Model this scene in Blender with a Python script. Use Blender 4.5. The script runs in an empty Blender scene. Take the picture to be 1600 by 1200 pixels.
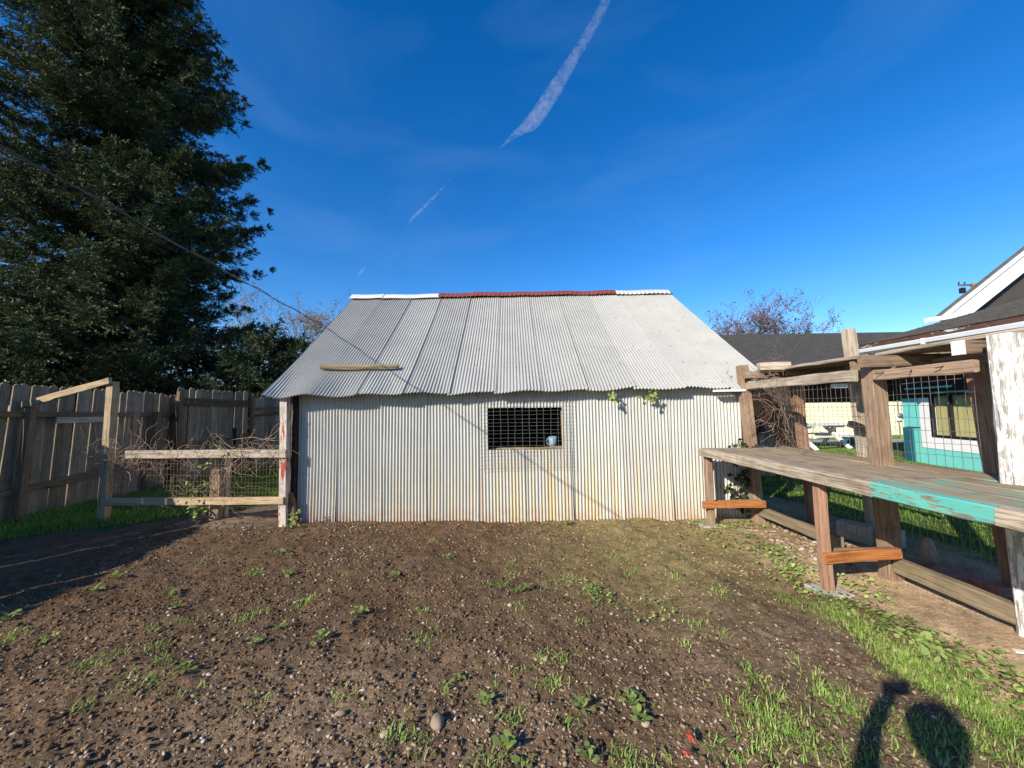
import bpy, math, random
import numpy as np
from mathutils import Vector, Matrix, Quaternion
R = math.radians
SC = bpy.context.scene
COL = SC.collection
random.seed(7)
rng = np.random.default_rng(7)

# ------------------------------------------------------------------ camera
cam_d = bpy.data.cameras.new('camera'); cam = bpy.data.objects.new('camera', cam_d); COL.objects.link(cam)
cam_d.sensor_width = 36.0; cam_d.lens = 601.0 / 1600 * 36.0
cam_d.clip_start = 0.01; cam_d.clip_end = 30000
pitch, roll = R(4.05), R(0.9)
cam.matrix_world = Matrix.Translation((0, 0, 1.45)) @ Matrix.Rotation(R(90) + pitch, 4, 'X') @ Matrix.Rotation(-roll, 4, 'Z')
SC.camera = cam

# ------------------------------------------------------------------ light
SUN = Vector((.69, .727, -.50)).normalized()
SUN_EL = math.asin(-SUN.z)
w = bpy.data.worlds.new('World'); SC.world = w; w.use_nodes = True
nt = w.node_tree; nt.nodes.clear()
out = nt.nodes.new('ShaderNodeOutputWorld'); bg = nt.nodes.new('ShaderNodeBackground')
sky = nt.nodes.new('ShaderNodeTexSky'); sky.sky_type = 'NISHITA'; sky.sun_disc = False
sky.sun_elevation = SUN_EL
sky.sun_rotation = math.atan2(-SUN.x, -SUN.y)
sky.altitude = 0; sky.air_density = 1.0; sky.dust_density = 0.25; sky.ozone_density = 4.0
hs = nt.nodes.new('ShaderNodeHueSaturation'); hs.inputs['Saturation'].default_value = 1.33; hs.inputs['Value'].default_value = 1.27
hs.inputs['Hue'].default_value = 0.508
nt.links.new(sky.outputs[0], hs.inputs['Color'])
# thin high cirrus, everywhere in the sky
tc = nt.nodes.new('ShaderNodeTexCoord'); mp = nt.nodes.new('ShaderNodeMapping')
mp.inputs['Scale'].default_value = (1.6, 1.0, 5.0); mp.inputs['Rotation'].default_value = (0.1, 0.5, 0.9)
nz = nt.nodes.new('ShaderNodeTexNoise'); nz.inputs['Scale'].default_value = 1.5; nz.inputs['Detail'].default_value = 6; nz.inputs['Distortion'].default_value = 0.5
cr = nt.nodes.new('ShaderNodeMapRange'); cr.inputs[1].default_value = 0.5; cr.inputs[2].default_value = 0.85; cr.inputs[4].default_value = 0.085
mx = nt.nodes.new('ShaderNodeMix'); mx.data_type = 'RGBA'; mx.inputs[7].default_value = (3.2, 4.6, 6.8, 1)
nt.links.new(tc.outputs['Generated'], mp.inputs[0]); nt.links.new(mp.outputs[0], nz.inputs[0]); nt.links.new(nz.outputs[0], cr.inputs[0])
nt.links.new(cr.outputs[0], mx.inputs[0]); nt.links.new(hs.outputs[0], mx.inputs[6])
nt.links.new(mx.outputs[2], bg.inputs[0]); nt.links.new(bg.outputs[0], out.inputs[0])
bg.inputs[1].default_value = 0.1

sl = bpy.data.lights.new('sun', 'SUN'); sl.energy = 5.0; sl.angle = R(.5); sl.color = (1.0, .92, .80)
so = bpy.data.objects.new('sun', sl); COL.objects.link(so)
so.rotation_euler = SUN.to_track_quat('-Z', 'Y').to_euler()

SC.view_settings.view_transform = 'Standard'; SC.view_settings.look = 'None'
SC.view_settings.exposure = 0.66; SC.view_settings.gamma = 1.0; SC.view_settings.use_curve_mapping = False

# ------------------------------------------------------------------ helpers
def tag(o, label=None, cat=None, group=None, kind=None):
    if label: o['label'] = label
    if cat: o['category'] = cat
    if group: o['group'] = group
    if kind: o['kind'] = kind
    return o

def thing(name, loc=(0, 0, 0), label=None, cat=None, group=None, rz=0):
    o = bpy.data.objects.new(name, None); COL.objects.link(o); o.location = loc; o.rotation_euler = (0, 0, rz)
    o.empty_display_size = .1
    return tag(o, label, cat, group)

def link(name, me, mat=None, parent=None, M=None):
    o = bpy.data.objects.new(name, me); COL.objects.link(o)
    if mat and not me.materials: me.materials.append(mat)
    if M is not None: o.matrix_world = M
    if parent:
        o.parent = parent
        o.matrix_parent_inverse = mw(parent).inverted()
    return o

def mw(o):
    m = Matrix.LocRotScale(o.location, o.rotation_euler if o.rotation_mode != 'QUATERNION' else o.rotation_quaternion, o.scale)
    if o.parent: m = mw(o.parent) @ o.matrix_parent_inverse @ m
    return m

def mesh_np(name, V, F, smooth=False, mats=None, fmat=None, attrs=None):
    """V (n,3); F (m,k) array or list of such arrays"""
    me = bpy.data.meshes.new(name)
    V = np.asarray(V, dtype=np.float32)
    Fs = F if isinstance(F, list) else [F]
    Fs = [np.asarray(f, dtype=np.int32) for f in Fs if len(f)]
    me.vertices.add(len(V)); me.vertices.foreach_set('co', V.ravel())
    nl = sum(f.size for f in Fs); nf = sum(len(f) for f in Fs)
    me.loops.add(nl); me.polygons.add(nf)
    me.loops.foreach_set('vertex_index', np.concatenate([f.ravel() for f in Fs]))
    tot = np.concatenate([np.full(len(f), f.shape[1], np.int32) for f in Fs])
    st = np.concatenate([[0], np.cumsum(tot)[:-1]]).astype(np.int32)
    me.polygons.foreach_set('loop_start', st); me.polygons.foreach_set('loop_total', tot)
    if smooth: me.polygons.foreach_set('use_smooth', np.ones(nf, bool))
    if mats:
        for m in mats: me.materials.append(m)
    if fmat is not None: me.polygons.foreach_set('material_index', np.asarray(fmat, np.int32))
    me.update(calc_edges=True)
    return me

def vnoise(x, y, seed=0):
    """value noise, numpy, ~[-1,1]"""
    xi = np.floor(x).astype(np.int64); yi = np.floor(y).astype(np.int64)
    xf = x - xi; yf = y - yi
    u = xf * xf * (3 - 2 * xf); v = yf * yf * (3 - 2 * yf)
    def h(a, b):
        n = (a * 374761393 + b * 668265263 + seed * 1442695041) & 0xffffffff
        n = ((n ^ (n >> 13)) * 1274126177) & 0xffffffff
        return ((n ^ (n >> 16)) & 0xffff) / 32767.5 - 1
    return (h(xi, yi) * (1 - u) + h(xi + 1, yi) * u) * (1 - v) + (h(xi, yi + 1) * (1 - u) + h(xi + 1, yi + 1) * u) * v

def sstep(a, b, x):
    t = np.clip((x - a) / (b - a), 0, 1); return t * t * (3 - 2 * t)

# ---- materials
class NT:
    def __init__(s, name, rough=.7, spec=.3):
        s.m = bpy.data.materials.new(name); s.m.use_nodes = True; s.t = s.m.node_tree
        s.b = s.t.nodes['Principled BSDF']; s.b.inputs['Roughness'].default_value = rough
        s.b.inputs['Specular IOR Level'].default_value = spec
    def n(s, t, **k):
        o = s.t.nodes.new(t)
        for a, v in k.items(): setattr(o, a, v)
        return o
    def l(s, a, b): s.t.links.new(a, b)
    def coord(s, kind='Object', scale=(1, 1, 1), rot=(0, 0, 0), rand=False):
        c = s.n('ShaderNodeTexCoord'); mp = s.n('ShaderNodeMapping'); mp.inputs['Scale'].default_value = scale; mp.inputs['Rotation'].default_value = rot
        if kind == 'World':
            g = s.n('ShaderNodeNewGeometry'); s.l(g.outputs['Position'], mp.inputs[0])
        else: s.l(c.outputs[kind], mp.inputs[0])
        if rand:
            oi = s.n('ShaderNodeObjectInfo'); mu = s.n('ShaderNodeMath', operation='MULTIPLY'); mu.inputs[1].default_value = 37
            s.l(oi.outputs['Random'], mu.inputs[0]); cx = s.n('ShaderNodeCombineXYZ')
            for i in range(3): s.l(mu.outputs[0], cx.inputs[i])
            s.l(cx.outputs[0], mp.inputs['Location'])
        return mp.outputs[0]
    def noise(s, co, sc=5, det=4, rough=.55, dist=0):
        o = s.n('ShaderNodeTexNoise'); o.inputs['Scale'].default_value = sc; o.inputs['Detail'].default_value = det
        o.inputs['Roughness'].default_value = rough; o.inputs['Distortion'].default_value = dist
        s.l(co, o.inputs['Vector']); return o.outputs[0]
    def ramp(s, v, a, b, lo=0., hi=1.):
        o = s.n('ShaderNodeMapRange'); o.inputs[1].default_value = a; o.inputs[2].default_value = b; o.inputs[3].default_value = lo; o.inputs[4].default_value = hi
        s.l(v, o.inputs[0]); return o.outputs[0]
    def math(s, op, a, b=None):
        o = s.n('ShaderNodeMath', operation=op)
        for i, v in enumerate((a, b)):
            if v is None: continue
            if isinstance(v, (int, float)): o.inputs[i].default_value = v
            else: s.l(v, o.inputs[i])
        return o.outputs[0]
    def mix(s, f, a, b, mode='MIX'):
        o = s.n('ShaderNodeMix', data_type='RGBA', blend_type=mode)
        for i, v in ((0, f), (6, a), (7, b)):
            if isinstance(v, (int, float)): o.inputs[i].default_value = v
            elif isinstance(v, (tuple, list)): o.inputs[i].default_value = (*v[:3], 1)
            else: s.l(v, o.inputs[i])
        return o.outputs[2]
    def bump(s, h, st=.5, d=.01):
        o = s.n('ShaderNodeBump'); o.inputs['Strength'].default_value = st; o.inputs['Distance'].default_value = d
        s.l(h, o.inputs['Height']); s.l(o.outputs[0], s.b.inputs['Normal'])
    def col(s, c): s.l(c, s.b.inputs['Base Color'])

def wood(name, c1, c2, grain=1., green=0., paint=None, pamt=.5, vary=.35, rough=.85, pscale=1.):
    """weathered timber; the grain runs along the object's own Z"""
    k = NT(name, rough, .2)
    co = k.coord('Object', (40 * grain, 40 * grain, 1.6), rand=True)
    g1 = k.noise(co, 1., 6, .65, .6)
    co2 = k.coord('Object', (130 * grain, 130 * grain, 3), rand=True)
    g2 = k.noise(co2, 1., 3, .6)
    f = k.ramp(g1, .3, .7)
    c = k.mix(f, c1, c2)
    dark = k.ramp(g2, .35, .5, .45, 1.)
    c = k.mix(1., c, dark, 'MULTIPLY')
    oi = k.n('ShaderNodeObjectInfo'); rv = k.ramp(oi.outputs['Random'], 0, 1, 1 - vary, 1 + vary * .6)
    c = k.mix(1., c, rv, 'MULTIPLY')
    co3 = k.coord('World', (1, 1, 1))
    st = k.ramp(k.noise(co3, 6, 4, .6), .5, .75, 0, .55)
    c = k.mix(st, c, tuple(x * .45 for x in c1))
    if green:
        gm = k.ramp(k.noise(co3, 3.3, 5, .6), .48, .7, 0, green)
        c = k.mix(gm, c, (.10, .12, .05))
    if paint:
        co4 = k.coord('Object', (14 * pscale, 14 * pscale, 3.5 * pscale), rand=True)
        pm = k.ramp(k.math('ADD', k.noise(co4, 1., 8, .72), k.math('MULTIPLY', g2, .18)), 1.04 - pamt - .0, 1.07 - pamt)
        c = k.mix(pm, c, paint)
    k.col(c); k.bump(k.math('ADD', g1, g2), .6, .004)
    return k.m

M = {}
M['fence'] = wood('fence_wood', (.20, .15, .10), (.36, .28, .20), green=.35)
M['fence_rail'] = wood('fence_rail_wood', (.12, .075, .045), (.22, .145, .095), green=.2)
M['lumber'] = wood('tan_lumber', (.30, .215, .125), (.46, .35, .215), vary=.2)
M['hutch'] = wood('brown_timber', (.19, .122, .078), (.38, .27, .185), vary=.3)
M['hutch_grey'] = wood('grey_timber', (.30, .24, .175), (.52, .44, .34), vary=.2)
M['redwood'] = wood('red_timber', (.28, .15, .095), (.46, .28, .185), vary=.2)
M['orange'] = wood('orange_timber', (.27, .095, .028), (.44, .18, .055), vary=.15)
M['bench'] = wood('bench_timber', (.23, .17, .105), (.42, .33, .22), grain=.8, vary=.2)
M['bench_edge'] = wood('bench_edge_timber', (.26, .205, .145), (.58, .49, .37), grain=.7, vary=.1)
M['teal_bench'] = wood('teal_painted_timber', (.23, .18, .13), (.36, .29, .21), paint=(.11, .42, .35), pamt=.53, vary=.1, pscale=1.6)
M['teal_bench_top'] = wood('worn_teal_timber', (.24, .18, .11), (.42, .33, .22), paint=(.17, .33, .24), pamt=.43, vary=.1)
M['white_post'] = wood('flaking_white_timber', (.36, .33, .29), (.56, .53, .48), paint=(.74, .73, .68), pamt=.47, vary=.05, pscale=2.6)
M['red_post'] = wood('post_with_red_paint', (.40, .33, .27), (.58, .52, .45), paint=(.30, .05, .035), pamt=.40, vary=.1)
M['ply'] = wood('weathered_plywood', (.20, .145, .09), (.33, .25, .165), grain=.3, vary=.2)
M['timber_base'] = wood('green_grey_timber', (.19, .145, .09), (.31, .25, .16), vary=.15, green=.2)
M['moss_plank'] = wood('mossy_plank', (.17, .13, .075), (.29, .235, .145), green=.3)
M['dark_wood'] = wood('dark_stained_wood', (.035, .018, .012), (.06, .032, .022))
M['fascia'] = wood('brown_fascia', (.09, .045, .032), (.13, .07, .05), paint=(.55, .55, .48), pamt=.36, pscale=.25, vary=0)

def plain(name, c, rough=.6, spec=.3, var=.12, sc=3, bump=0, metal=0):
    k = NT(name, rough, spec); co = k.coord('World')
    f = k.ramp(k.noise(co, sc, 6, .6), .3, .7)
    k.col(k.mix(f, tuple(x * (1 - var) for x in c), tuple(min(1, x * (1 + var)) for x in c)))
    k.b.inputs['Metallic'].default_value = metal
    if bump: k.bump(k.noise(co, sc * 8, 4), bump, .01)
    return k.m
M['wire'] = plain('galvanized_wire', (.19, .185, .18), .45, .5, .3, 5, metal=.3)
M['rusty_wire'] = plain('rusty_wire', (.16, .10, .06), .7, .3, .4, 5)
M['cable'] = plain('black_cable', (.05, .05, .055), .5)
M['black'] = plain('black_frame', (.012, .012, .013), .5)
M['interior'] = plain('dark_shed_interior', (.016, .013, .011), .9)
M['white'] = plain('white_paint', (.78, .78, .76), .5, .4, .05)
M['white_old'] = plain('old_white_paint', (.70, .70, .65), .7, .3, .16, 9)
M['teal'] = plain('teal_paint', (.17, .60, .54), .6, .3, .05)
M['teal_dark'] = plain('dark_teal_paint_and_shadow', (.012, .10, .13), .6, .3, .1)  # tub and ledge paint, also colours the stand-in shadow panel
M['cream'] = plain('cream_siding_paint', (.80, .77, .52), .6, .3, .03)
M['concrete'] = plain('concrete', (.40, .37, .32), .9, .2, .18, 14, .5)
M['path'] = plain('path_concrete', (.33, .32, .29), .9, .2, .12, 3)
M['brick_slab'] = plain('pink_brick', (.38, .20, .155), .9, .2, .25, 16, .6)
M['brown_wall'] = plain('dark_brown_wall', (.045, .020, .016), .8, .2, .1)  # brown of the recessed wall, also eave shade painted on both upper walls
M['soffit'] = plain('dark_soffit', (.06, .05, .045), .8)
M['gutter'] = plain('white_gutter', (.80, .80, .79), .35, .5, .03)
M['twig'] = plain('dead_vine_stems', (.27, .19, .135), .85, .2, .35, 12)
M['twig_grey'] = plain('grey_twigs', (.13, .105, .09), .9, .2, .3, 10)
M['bark'] = plain('spruce_bark', (.045, .036, .028), .95, .1, .3, 8, .6)
M['ceramic'] = plain('pale_blue_ceramic', (.20, .30, .34), .4, .4, .05)

# curtain seen in the window
k = NT('yellow_curtain', .8, .2); co = k.coord('Object', (9, 9, .8)); f = k.noise(co, 1, 4, .5, .5)
k.col(k.mix(k.ramp(f, .3, .7), (.40, .37, .15), (.62, .58, .28))); M['curtain'] = k.m
# window glass
k = NT('window_glass', .05, .5)
_t = k.n('ShaderNodeBsdfTransparent'); _g = k.n('ShaderNodeBsdfGlossy'); _g.inputs['Roughness'].default_value = .03; _m = k.n('ShaderNodeMixShader'); _m.inputs[0].default_value = .07
k.l(_t.outputs[0], _m.inputs[1]); k.l(_g.outputs[0], _m.inputs[2]); k.l(_m.outputs[0], [q for q in k.t.nodes if q.type == 'OUTPUT_MATERIAL'][0].inputs[0])
M['glass'] = k.m

def corrugated(name, rust, base):
    k = NT(name, .55, .35); k.b.inputs['Metallic'].default_value = .0
    co = k.coord('World', (22, 22, 2.2)); big = k.coord('World', (1, 1, 1))
    str_ = k.noise(co, 1, 6, .7)
    c = k.mix(k.ramp(k.noise(big, 2.2, 5, .6), .3, .7), tuple(x * .86 for x in base), base)
    c = k.mix(k.ramp(str_, .42, .75, 0, .35), c, tuple(x * .62 for x in base))
    sp = k.ramp(k.noise(k.coord('World', (60, 60, 60)), 1, 2), .66, .74, 0, .7)
    c = k.mix(sp, c, (.22, .16, .11))
    oi = k.n('ShaderNodeObjectInfo'); c = k.mix(1., c, k.ramp(oi.outputs['Random'], 0, 1, .88, 1.05), 'MULTIPLY')
    if rust:
        g = k.n('ShaderNodeNewGeometry'); sx = k.n('ShaderNodeSeparateXYZ'); k.l(g.outputs['Position'], sx.inputs[0])
        hz = k.ramp(sx.outputs[2], 1.15, 0.25, 0, 1)                 # streaks run down the sheet, rust creeps up from the soil
        hb = k.ramp(sx.outputs[2], .22, 0.0, 0, .8)
        xs = k.math('SUBTRACT', 1., k.math('MULTIPLY', k.math('ABSOLUTE', k.math('SUBTRACT', sx.outputs[0], .5)), .25))
        s2 = k.ramp(k.noise(k.coord('World', (16, 16, .35)), 1, 4, .6), .42, .62)
        a = k.math('MULTIPLY', k.math('MULTIPLY', hz, s2), k.math('MAXIMUM', xs, .25))
        c = k.mix(k.math('MULTIPLY', a, .8), c, (.52, .43, .21))
        s3 = k.ramp(k.noise(k.coord('World', (24, 24, .5)), 1, 4, .6), .55, .68)
        c = k.mix(k.math('MULTIPLY', k.math('MULTIPLY', hz, s3), .6), c, (.42, .22, .08))
        s4 = k.ramp(k.noise(k.coord('World', (7, 7, 9)), 1, 5, .65), .35, .6)
        c = k.mix(k.math('MULTIPLY', hb, s4), c, (.40, .24, .14))
    k.col(c)
    k.bump(k.noise(k.coord('World', (30, 30, 8)), 1, 4), .15, .004)
    return k.m
M['wall_sheet'] = corrugated('wall_corrugated_iron', True, (.475, .472, .435))
M['roof_sheet'] = corrugated('roof_corrugated_iron', False, (.375, .37, .34))
M['red_cap'] = plain('red_ridge_cap', (.17, .048, .035), .6, .3, .25, 12)

def shingle(name, c):
    k = NT(name, .9, .15); co = k.coord('World', (1, 1, 1))
    f = k.noise(co, 60, 3, .7); f2 = k.noise(k.coord('World', (3, 3, 8)), 1, 4, .6)
    cc = k.mix(k.ramp(f, .3, .7), tuple(x * .6 for x in c), tuple(x * 1.5 for x in c))
    cc = k.mix(1., cc, k.ramp(f2, .3, .7, .75, 1.2), 'MULTIPLY'); k.col(cc); k.bump(f, .4, .01)
    return k.m
M['shingle'] = shingle('grey_brown_shingles', (.10, .092, .082))
M['shingle_dark'] = shingle('dark_asphalt_shingles', (.062, .06, .056))

def foliage(name, a, b, trans=.25, rough=.6, c3=None):
    k = NT(name, rough, .25)
    g = k.n('ShaderNodeNewGeometry')
    f = g.outputs['Random Per Island']
    c = k.mix(f, a, b)
    if c3:
        r = k.math('GREATER_THAN', k.math('FRACT', k.math('MULTIPLY', f, 17.3)), .72)
        c = k.mix(r, c, c3)
    big = k.ramp(k.noise(k.coord('World'), 1.3, 3), .35, .65, .7, 1.25)
    c = k.mix(1., c, big, 'MULTIPLY')
    k.col(c)
    if trans:
        tr = k.n('ShaderNodeBsdfTranslucent'); k.l(c, tr.inputs[0]); ms = k.n('ShaderNodeMixShader'); ms.inputs[0].default_value = trans
        k.l(k.b.outputs[0], ms.inputs[1]); k.l(tr.outputs[0], ms.inputs[2])
        o = [n for n in k.t.nodes if n.type == 'OUTPUT_MATERIAL'][0]; k.l(ms.outputs[0], o.inputs[0])
    return k.m
M['spruce'] = foliage('spruce_needles', (.022, .036, .016), (.105, .125, .040), .12, .65, (.04, .065, .04))
M['laurel'] = foliage('laurel_leaves', (.014, .024, .010), (.045, .058, .02), .15, .45)
M['grass'] = foliage('grass_blades', (.15, .28, .04), (.34, .49, .10), .35, .55, (.44, .46, .17))
M['lawn'] = foliage('lawn_blades', (.11, .22, .025), (.26, .38, .06), .35, .55)
M['clover'] = foliage('broad_leaves', (.17, .25, .055), (.36, .44, .14), .3, .55)
M['autumn'] = foliage('autumn_leaves', (.20, .085, .03), (.34, .19, .07), .3, .6, (.12, .11, .04))
M['autumn_tan'] = foliage('tan_leaves', (.30, .19, .09), (.46, .34, .18), .3, .6, (.22, .20, .09))
M['autumn_red'] = foliage('reddish_leaves', (.16, .06, .045), (.26, .12, .08), .25, .6)
M['pale_leaf'] = foliage('pale_green_leaves', (.10, .15, .05), (.22, .26, .10), .3, .6)
M['red_leaf'] = plain('red_leaf', (.32, .05, .03), .6)

# soil
k = NT('soil', .95, .1)
at = k.n('ShaderNodeVertexColor'); at.layer_name = 'soil_type'
co = k.coord('World')
n1 = k.noise(co, 7, 8, .7); n2 = k.noise(co, 55, 4, .7); n3 = k.noise(co, 1.7, 4, .6); n4 = k.noise(co, 190, 3, .6)
c = k.mix(1., at.outputs[0], k.ramp(n1, .3, .7, .62, 1.4), 'MULTIPLY')
c = k.mix(1., c, k.ramp(n3, .3, .7, .8, 1.2), 'MULTIPLY')
c = k.mix(1., c, k.ramp(n2, .35, .65, .65, 1.35), 'MULTIPLY')
c = k.mix(k.ramp(n4, .62, .74, 0, .3), c, (.22, .17, .12))
k.col(c); k.bump(k.math('ADD', k.math('MULTIPLY', n2, 1.), k.math('MULTIPLY', n4, .5)), .9, .014); M['soil'] = k.m
k = NT('pebbles', .8, .25); g = k.n('ShaderNodeNewGeometry')
c = k.mix(g.outputs['Random Per Island'], (.14, .092, .058), (.34, .25, .165))
r = k.math('GREATER_THAN', k.math('FRACT', k.math('MULTIPLY', g.outputs['Random Per Island'], 23.7)), .93)
c = k.mix(r, c, (.38, .33, .27)); k.col(k.mix(1., c, k.ramp(k.noise(k.coord('World'), 90, 3), .3, .7, .8, 1.2), 'MULTIPLY')); M['pebble'] = k.m
k = NT('soil_clods', .95, .1); g = k.n('ShaderNodeNewGeometry')
k.col(k.mix(g.outputs['Random Per Island'], (.06, .037, .021), (.15, .096, .056))); M['clod'] = k.m

# ---- mesh builders
def beam(name, p0, p1, w_, h_, mat, parent=None, up=(0, 0, 1), wob=.003, cham=.006, seg=None, ends=0., me=None, label=None):
    """a timber from p0 to p1, local Z along its length; w_ across, h_ along 'up'"""
    p0 = Vector(p0); p1 = Vector(p1); d = p1 - p0; L = d.length; z = d / L
    up = Vector(up)
    if abs(up.normalized().dot(z)) > .95: up = Vector((0, 1, 0))
    x = up.cross(z).normalized(); y = z.cross(x)
    MX = Matrix((x, y, z)).transposed().to_4x4(); MX.translation = p0
    if me is None:
        n = seg or max(2, int(L / .14)); c = min(cham, w_ * .3, h_ * .3)
        a, b = w_ / 2, h_ / 2
        sec = [(-a + c, -b), (a - c, -b), (a, -b + c), (a, b - c), (a - c, b), (-a + c, b), (-a, b - c), (-a, -b + c)]
        V = []
        bow = rng.normal(0, wob * .8, 2)
        for i in range(n + 1):
            t = i / n
            bx, by = bow * math.sin(math.pi * t)
            for j, (sx, sy) in enumerate(sec):
                e = rng.normal(0, wob * .5, 3)
                zz = t * L + (e[2] * 2 * ends if i in (0, n) else 0)
                V.append((sx + bx + e[0], sy + by + e[1], zz))
        F = [[i * 8 + j, i * 8 + (j + 1) % 8, (i + 1) * 8 + (j + 1) % 8, (i + 1) * 8 + j] for i in range(n) for j in range(8)]
        caps = [list(range(7, -1, -1)), [n * 8 + j for j in range(8)]]
        me = bpy.data.meshes.new(name); me.from_pydata(V, [], F + caps); me.materials.append(mat); me.update()
    o = link(name, me, None, parent, MX)
    if label: o['label'] = label
    return o

def boxm(name, x0, x1, y0, y1, z0, z1, mat, parent=None, M_=None, bev=0):
    V = [(x, y, z) for z in (z0, z1) for y in (y0, y1) for x in (x0, x1)]
    F = [(0, 2, 3, 1), (4, 5, 7, 6), (0, 1, 5, 4), (2, 6, 7, 3), (0, 4, 6, 2), (1, 3, 7, 5)]
    c = Vector(((x0 + x1) / 2, (y0 + y1) / 2, (z0 + z1) / 2))
    V = [Vector(v) - c for v in V]
    me = bpy.data.meshes.new(name); me.from_pydata(V, [], F); me.materials.append(mat); me.update()
    o = link(name, me, None, parent, (M_ or Matrix()) @ Matrix.Translation(c))
    if bev:
        m = o.modifiers.new('bevel', 'BEVEL'); m.width = bev; m.segments = 2
    return o

def poly(name, V, F, mat, parent=None, smooth=False):
    me = bpy.data.meshes.new(name); me.from_pydata([tuple(v) for v in V], [], F); me.materials.append(mat); me.update()
    if smooth: me.polygons.foreach_set('use_smooth', [True] * len(me.polygons))
    return link(name, me, None, parent)

def prism(name, pts, off, mat, parent=None):
    """flat outline pts extruded by vector off"""
    n = len(pts); off = Vector(off); V = [Vector(p) for p in pts]; V += [v + off for v in V]
    F = [list(range(n - 1, -1, -1)), list(range(n, 2 * n))] + [[i, (i + 1) % n, n + (i + 1) % n, n + i] for i in range(n)]
    o = poly(name, V, F, mat, parent)
    return o

def tubes_np(lines, rad, sides=3, taper=None):
    """lines: list of (n,3) arrays -> V, F"""
    Vs, Fs, off = [], [], 0
    ang = np.arange(sides) * 2 * np.pi / sides
    for li, P in enumerate(lines):
        P = np.asarray(P, float); n = len(P)
        r = rad[li] if hasattr(rad, '__len__') else rad
        T = np.gradient(P, axis=0); T /= np.linalg.norm(T, axis=1)[:, None] + 1e-9
        a = np.array([0, 0, 1.]) if abs(T[0][2]) < .9 else np.array([1., 0, 0])
        U = np.cross(T, a); U /= np.linalg.norm(U, axis=1)[:, None] + 1e-9; W = np.cross(T, U)
        rr = np.full(n, r) if taper is None else np.linspace(r, r * taper, n)
        ring = P[:, None, :] + rr[:, None, None] * (np.cos(ang)[None, :, None] * U[:, None, :] + np.sin(ang)[None, :, None] * W[:, None, :])
        Vs.append(ring.reshape(-1, 3))
        i = np.arange(n - 1)[:, None] * sides; j = np.arange(sides)[None, :]; j2 = (j + 1) % sides
        Fs.append(np.stack([i + j, i + j2, i + sides + j2, i + sides + j], -1).reshape(-1, 4) + off)
        off += n * sides
    return np.concatenate(Vs), np.concatenate(Fs)

def tubes(name, lines, rad, mat, parent=None, sides=3, taper=None, smooth=True):
    V, F = tubes_np(lines, rad, sides, taper)
    return link(name, mesh_np(name, V, F, smooth, [mat]), None, parent)

def leaves_np(C, D_, N_, L, W):
    """diamond leaves: centre base C, direction D_, normal-ish N_, length L, width W"""
    S = np.cross(D_, N_); S /= np.linalg.norm(S, axis=1)[:, None] + 1e-9
    L = np.asarray(L)[:, None]; W = np.asarray(W)[:, None]
    a = C; b = C + D_ * L * .5 + S * W * .5; c = C + D_ * L; d = C + D_ * L * .5 - S * W * .5
    V = np.stack([a, b, c, d], 1).reshape(-1, 3)
    F = np.arange(len(C) * 4).reshape(-1, 4)
    return V, F

def rdir(n, up=0.):
    v = rng.normal(size=(n, 3)); v[:, 2] += up; return v / np.linalg.norm(v, axis=1)[:, None]

def cat(parts):
    Vs, Fs, off = [], [], 0
    for V, F in parts:
        Vs.append(V); Fs.append(F + off); off += len(V)
    return np.concatenate(Vs), np.concatenate(Fs)

# ------------------------------------------------------------------ ground
def fence_x(y): return -6.32 - .152 * (y - .3)

def path_x(y): return 2.42 + .02 * y
def ground_h(x, y):
    h = .022 * vnoise(x * 1.3, y * 1.3, 1) + .014 * vnoise(x * 3.5, y * 3.5, 2)
    h += -.02 * np.exp(-((x - 2.15 + .0 * y) / .22) ** 2) * sstep(5.3, 4.5, y)         # shallow rut beside the hutch
    h += .045 * np.exp(-(((x + 4.0) / .55) ** 2 + ((y - 5.35) / .35) ** 2))             # spoil heap by the stake
    h += .02 * sstep(2.3, 2.8, x)
    far = sstep(7, 12, np.maximum(np.abs(x), np.abs(y)))
    return h * (1 - far)
def ground_d(x, y):
    h = ground_h(x, y)
    rough = 1 - .75 * sstep(2.35, 2.7, x) - .0
    rough = np.clip(rough - .45 * np.exp(-(((x - 1.2) / 1.2) ** 2 + ((y - 4.1) / .8) ** 2)), .2, 1)
    c = .009 * vnoise(x * 14, y * 14, 3) + .0065 * np.abs(vnoise(x * 31, y * 31, 4)) + .0055 * vnoise(x * 62, y * 62, 5)
    near = sstep(9, 6, np.maximum(np.abs(x), np.abs(y)))
    return h + c * rough * near
def axis(segs):
    a = []
    for s, e, st in segs: a += list(np.arange(s, e, st))
    return np.array(a + [segs[-1][1]])
gx = axis([(-600, -100, 100), (-100, -20, 10), (-20, -8, 1), (-8, -5, .05), (-5, 3.1, .0145), (3.1, 5, .04), (5, 20, .6), (20, 100, 10), (100, 600, 100)])
gy = axis([(-600, -100, 100), (-100, -10, 10), (-10, .8, .6), (.8, 2.6, .0125), (2.6, 4.2, .02), (4.2, 6, .03), (6, 9, .08), (9, 30, .7), (30, 100, 10), (100, 900, 100)])
X, Y = np.meshgrid(gx, gy); Z = ground_d(X, Y)
V = np.stack([X, Y, Z], -1).reshape(-1, 3); nx, ny = len(gx), len(gy)
i = np.arange(ny - 1)[:, None] * nx; j = np.arange(nx - 1)[None, :]
F = np.stack([i + j, i + j + 1, i + nx + j + 1, i + nx + j], -1).reshape(-1, 4)
me = mesh_np('ground', V, F, True, [M['soil']])
x, y = V[:, 0], V[:, 1]
wx = x + .25 * vnoise(x * 2.1, y * 2.1, 8) + .08 * vnoise(x * 8, y * 8, 9); wy = y + .25 * vnoise(x * 2.1, y * 2.1, 10)
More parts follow.
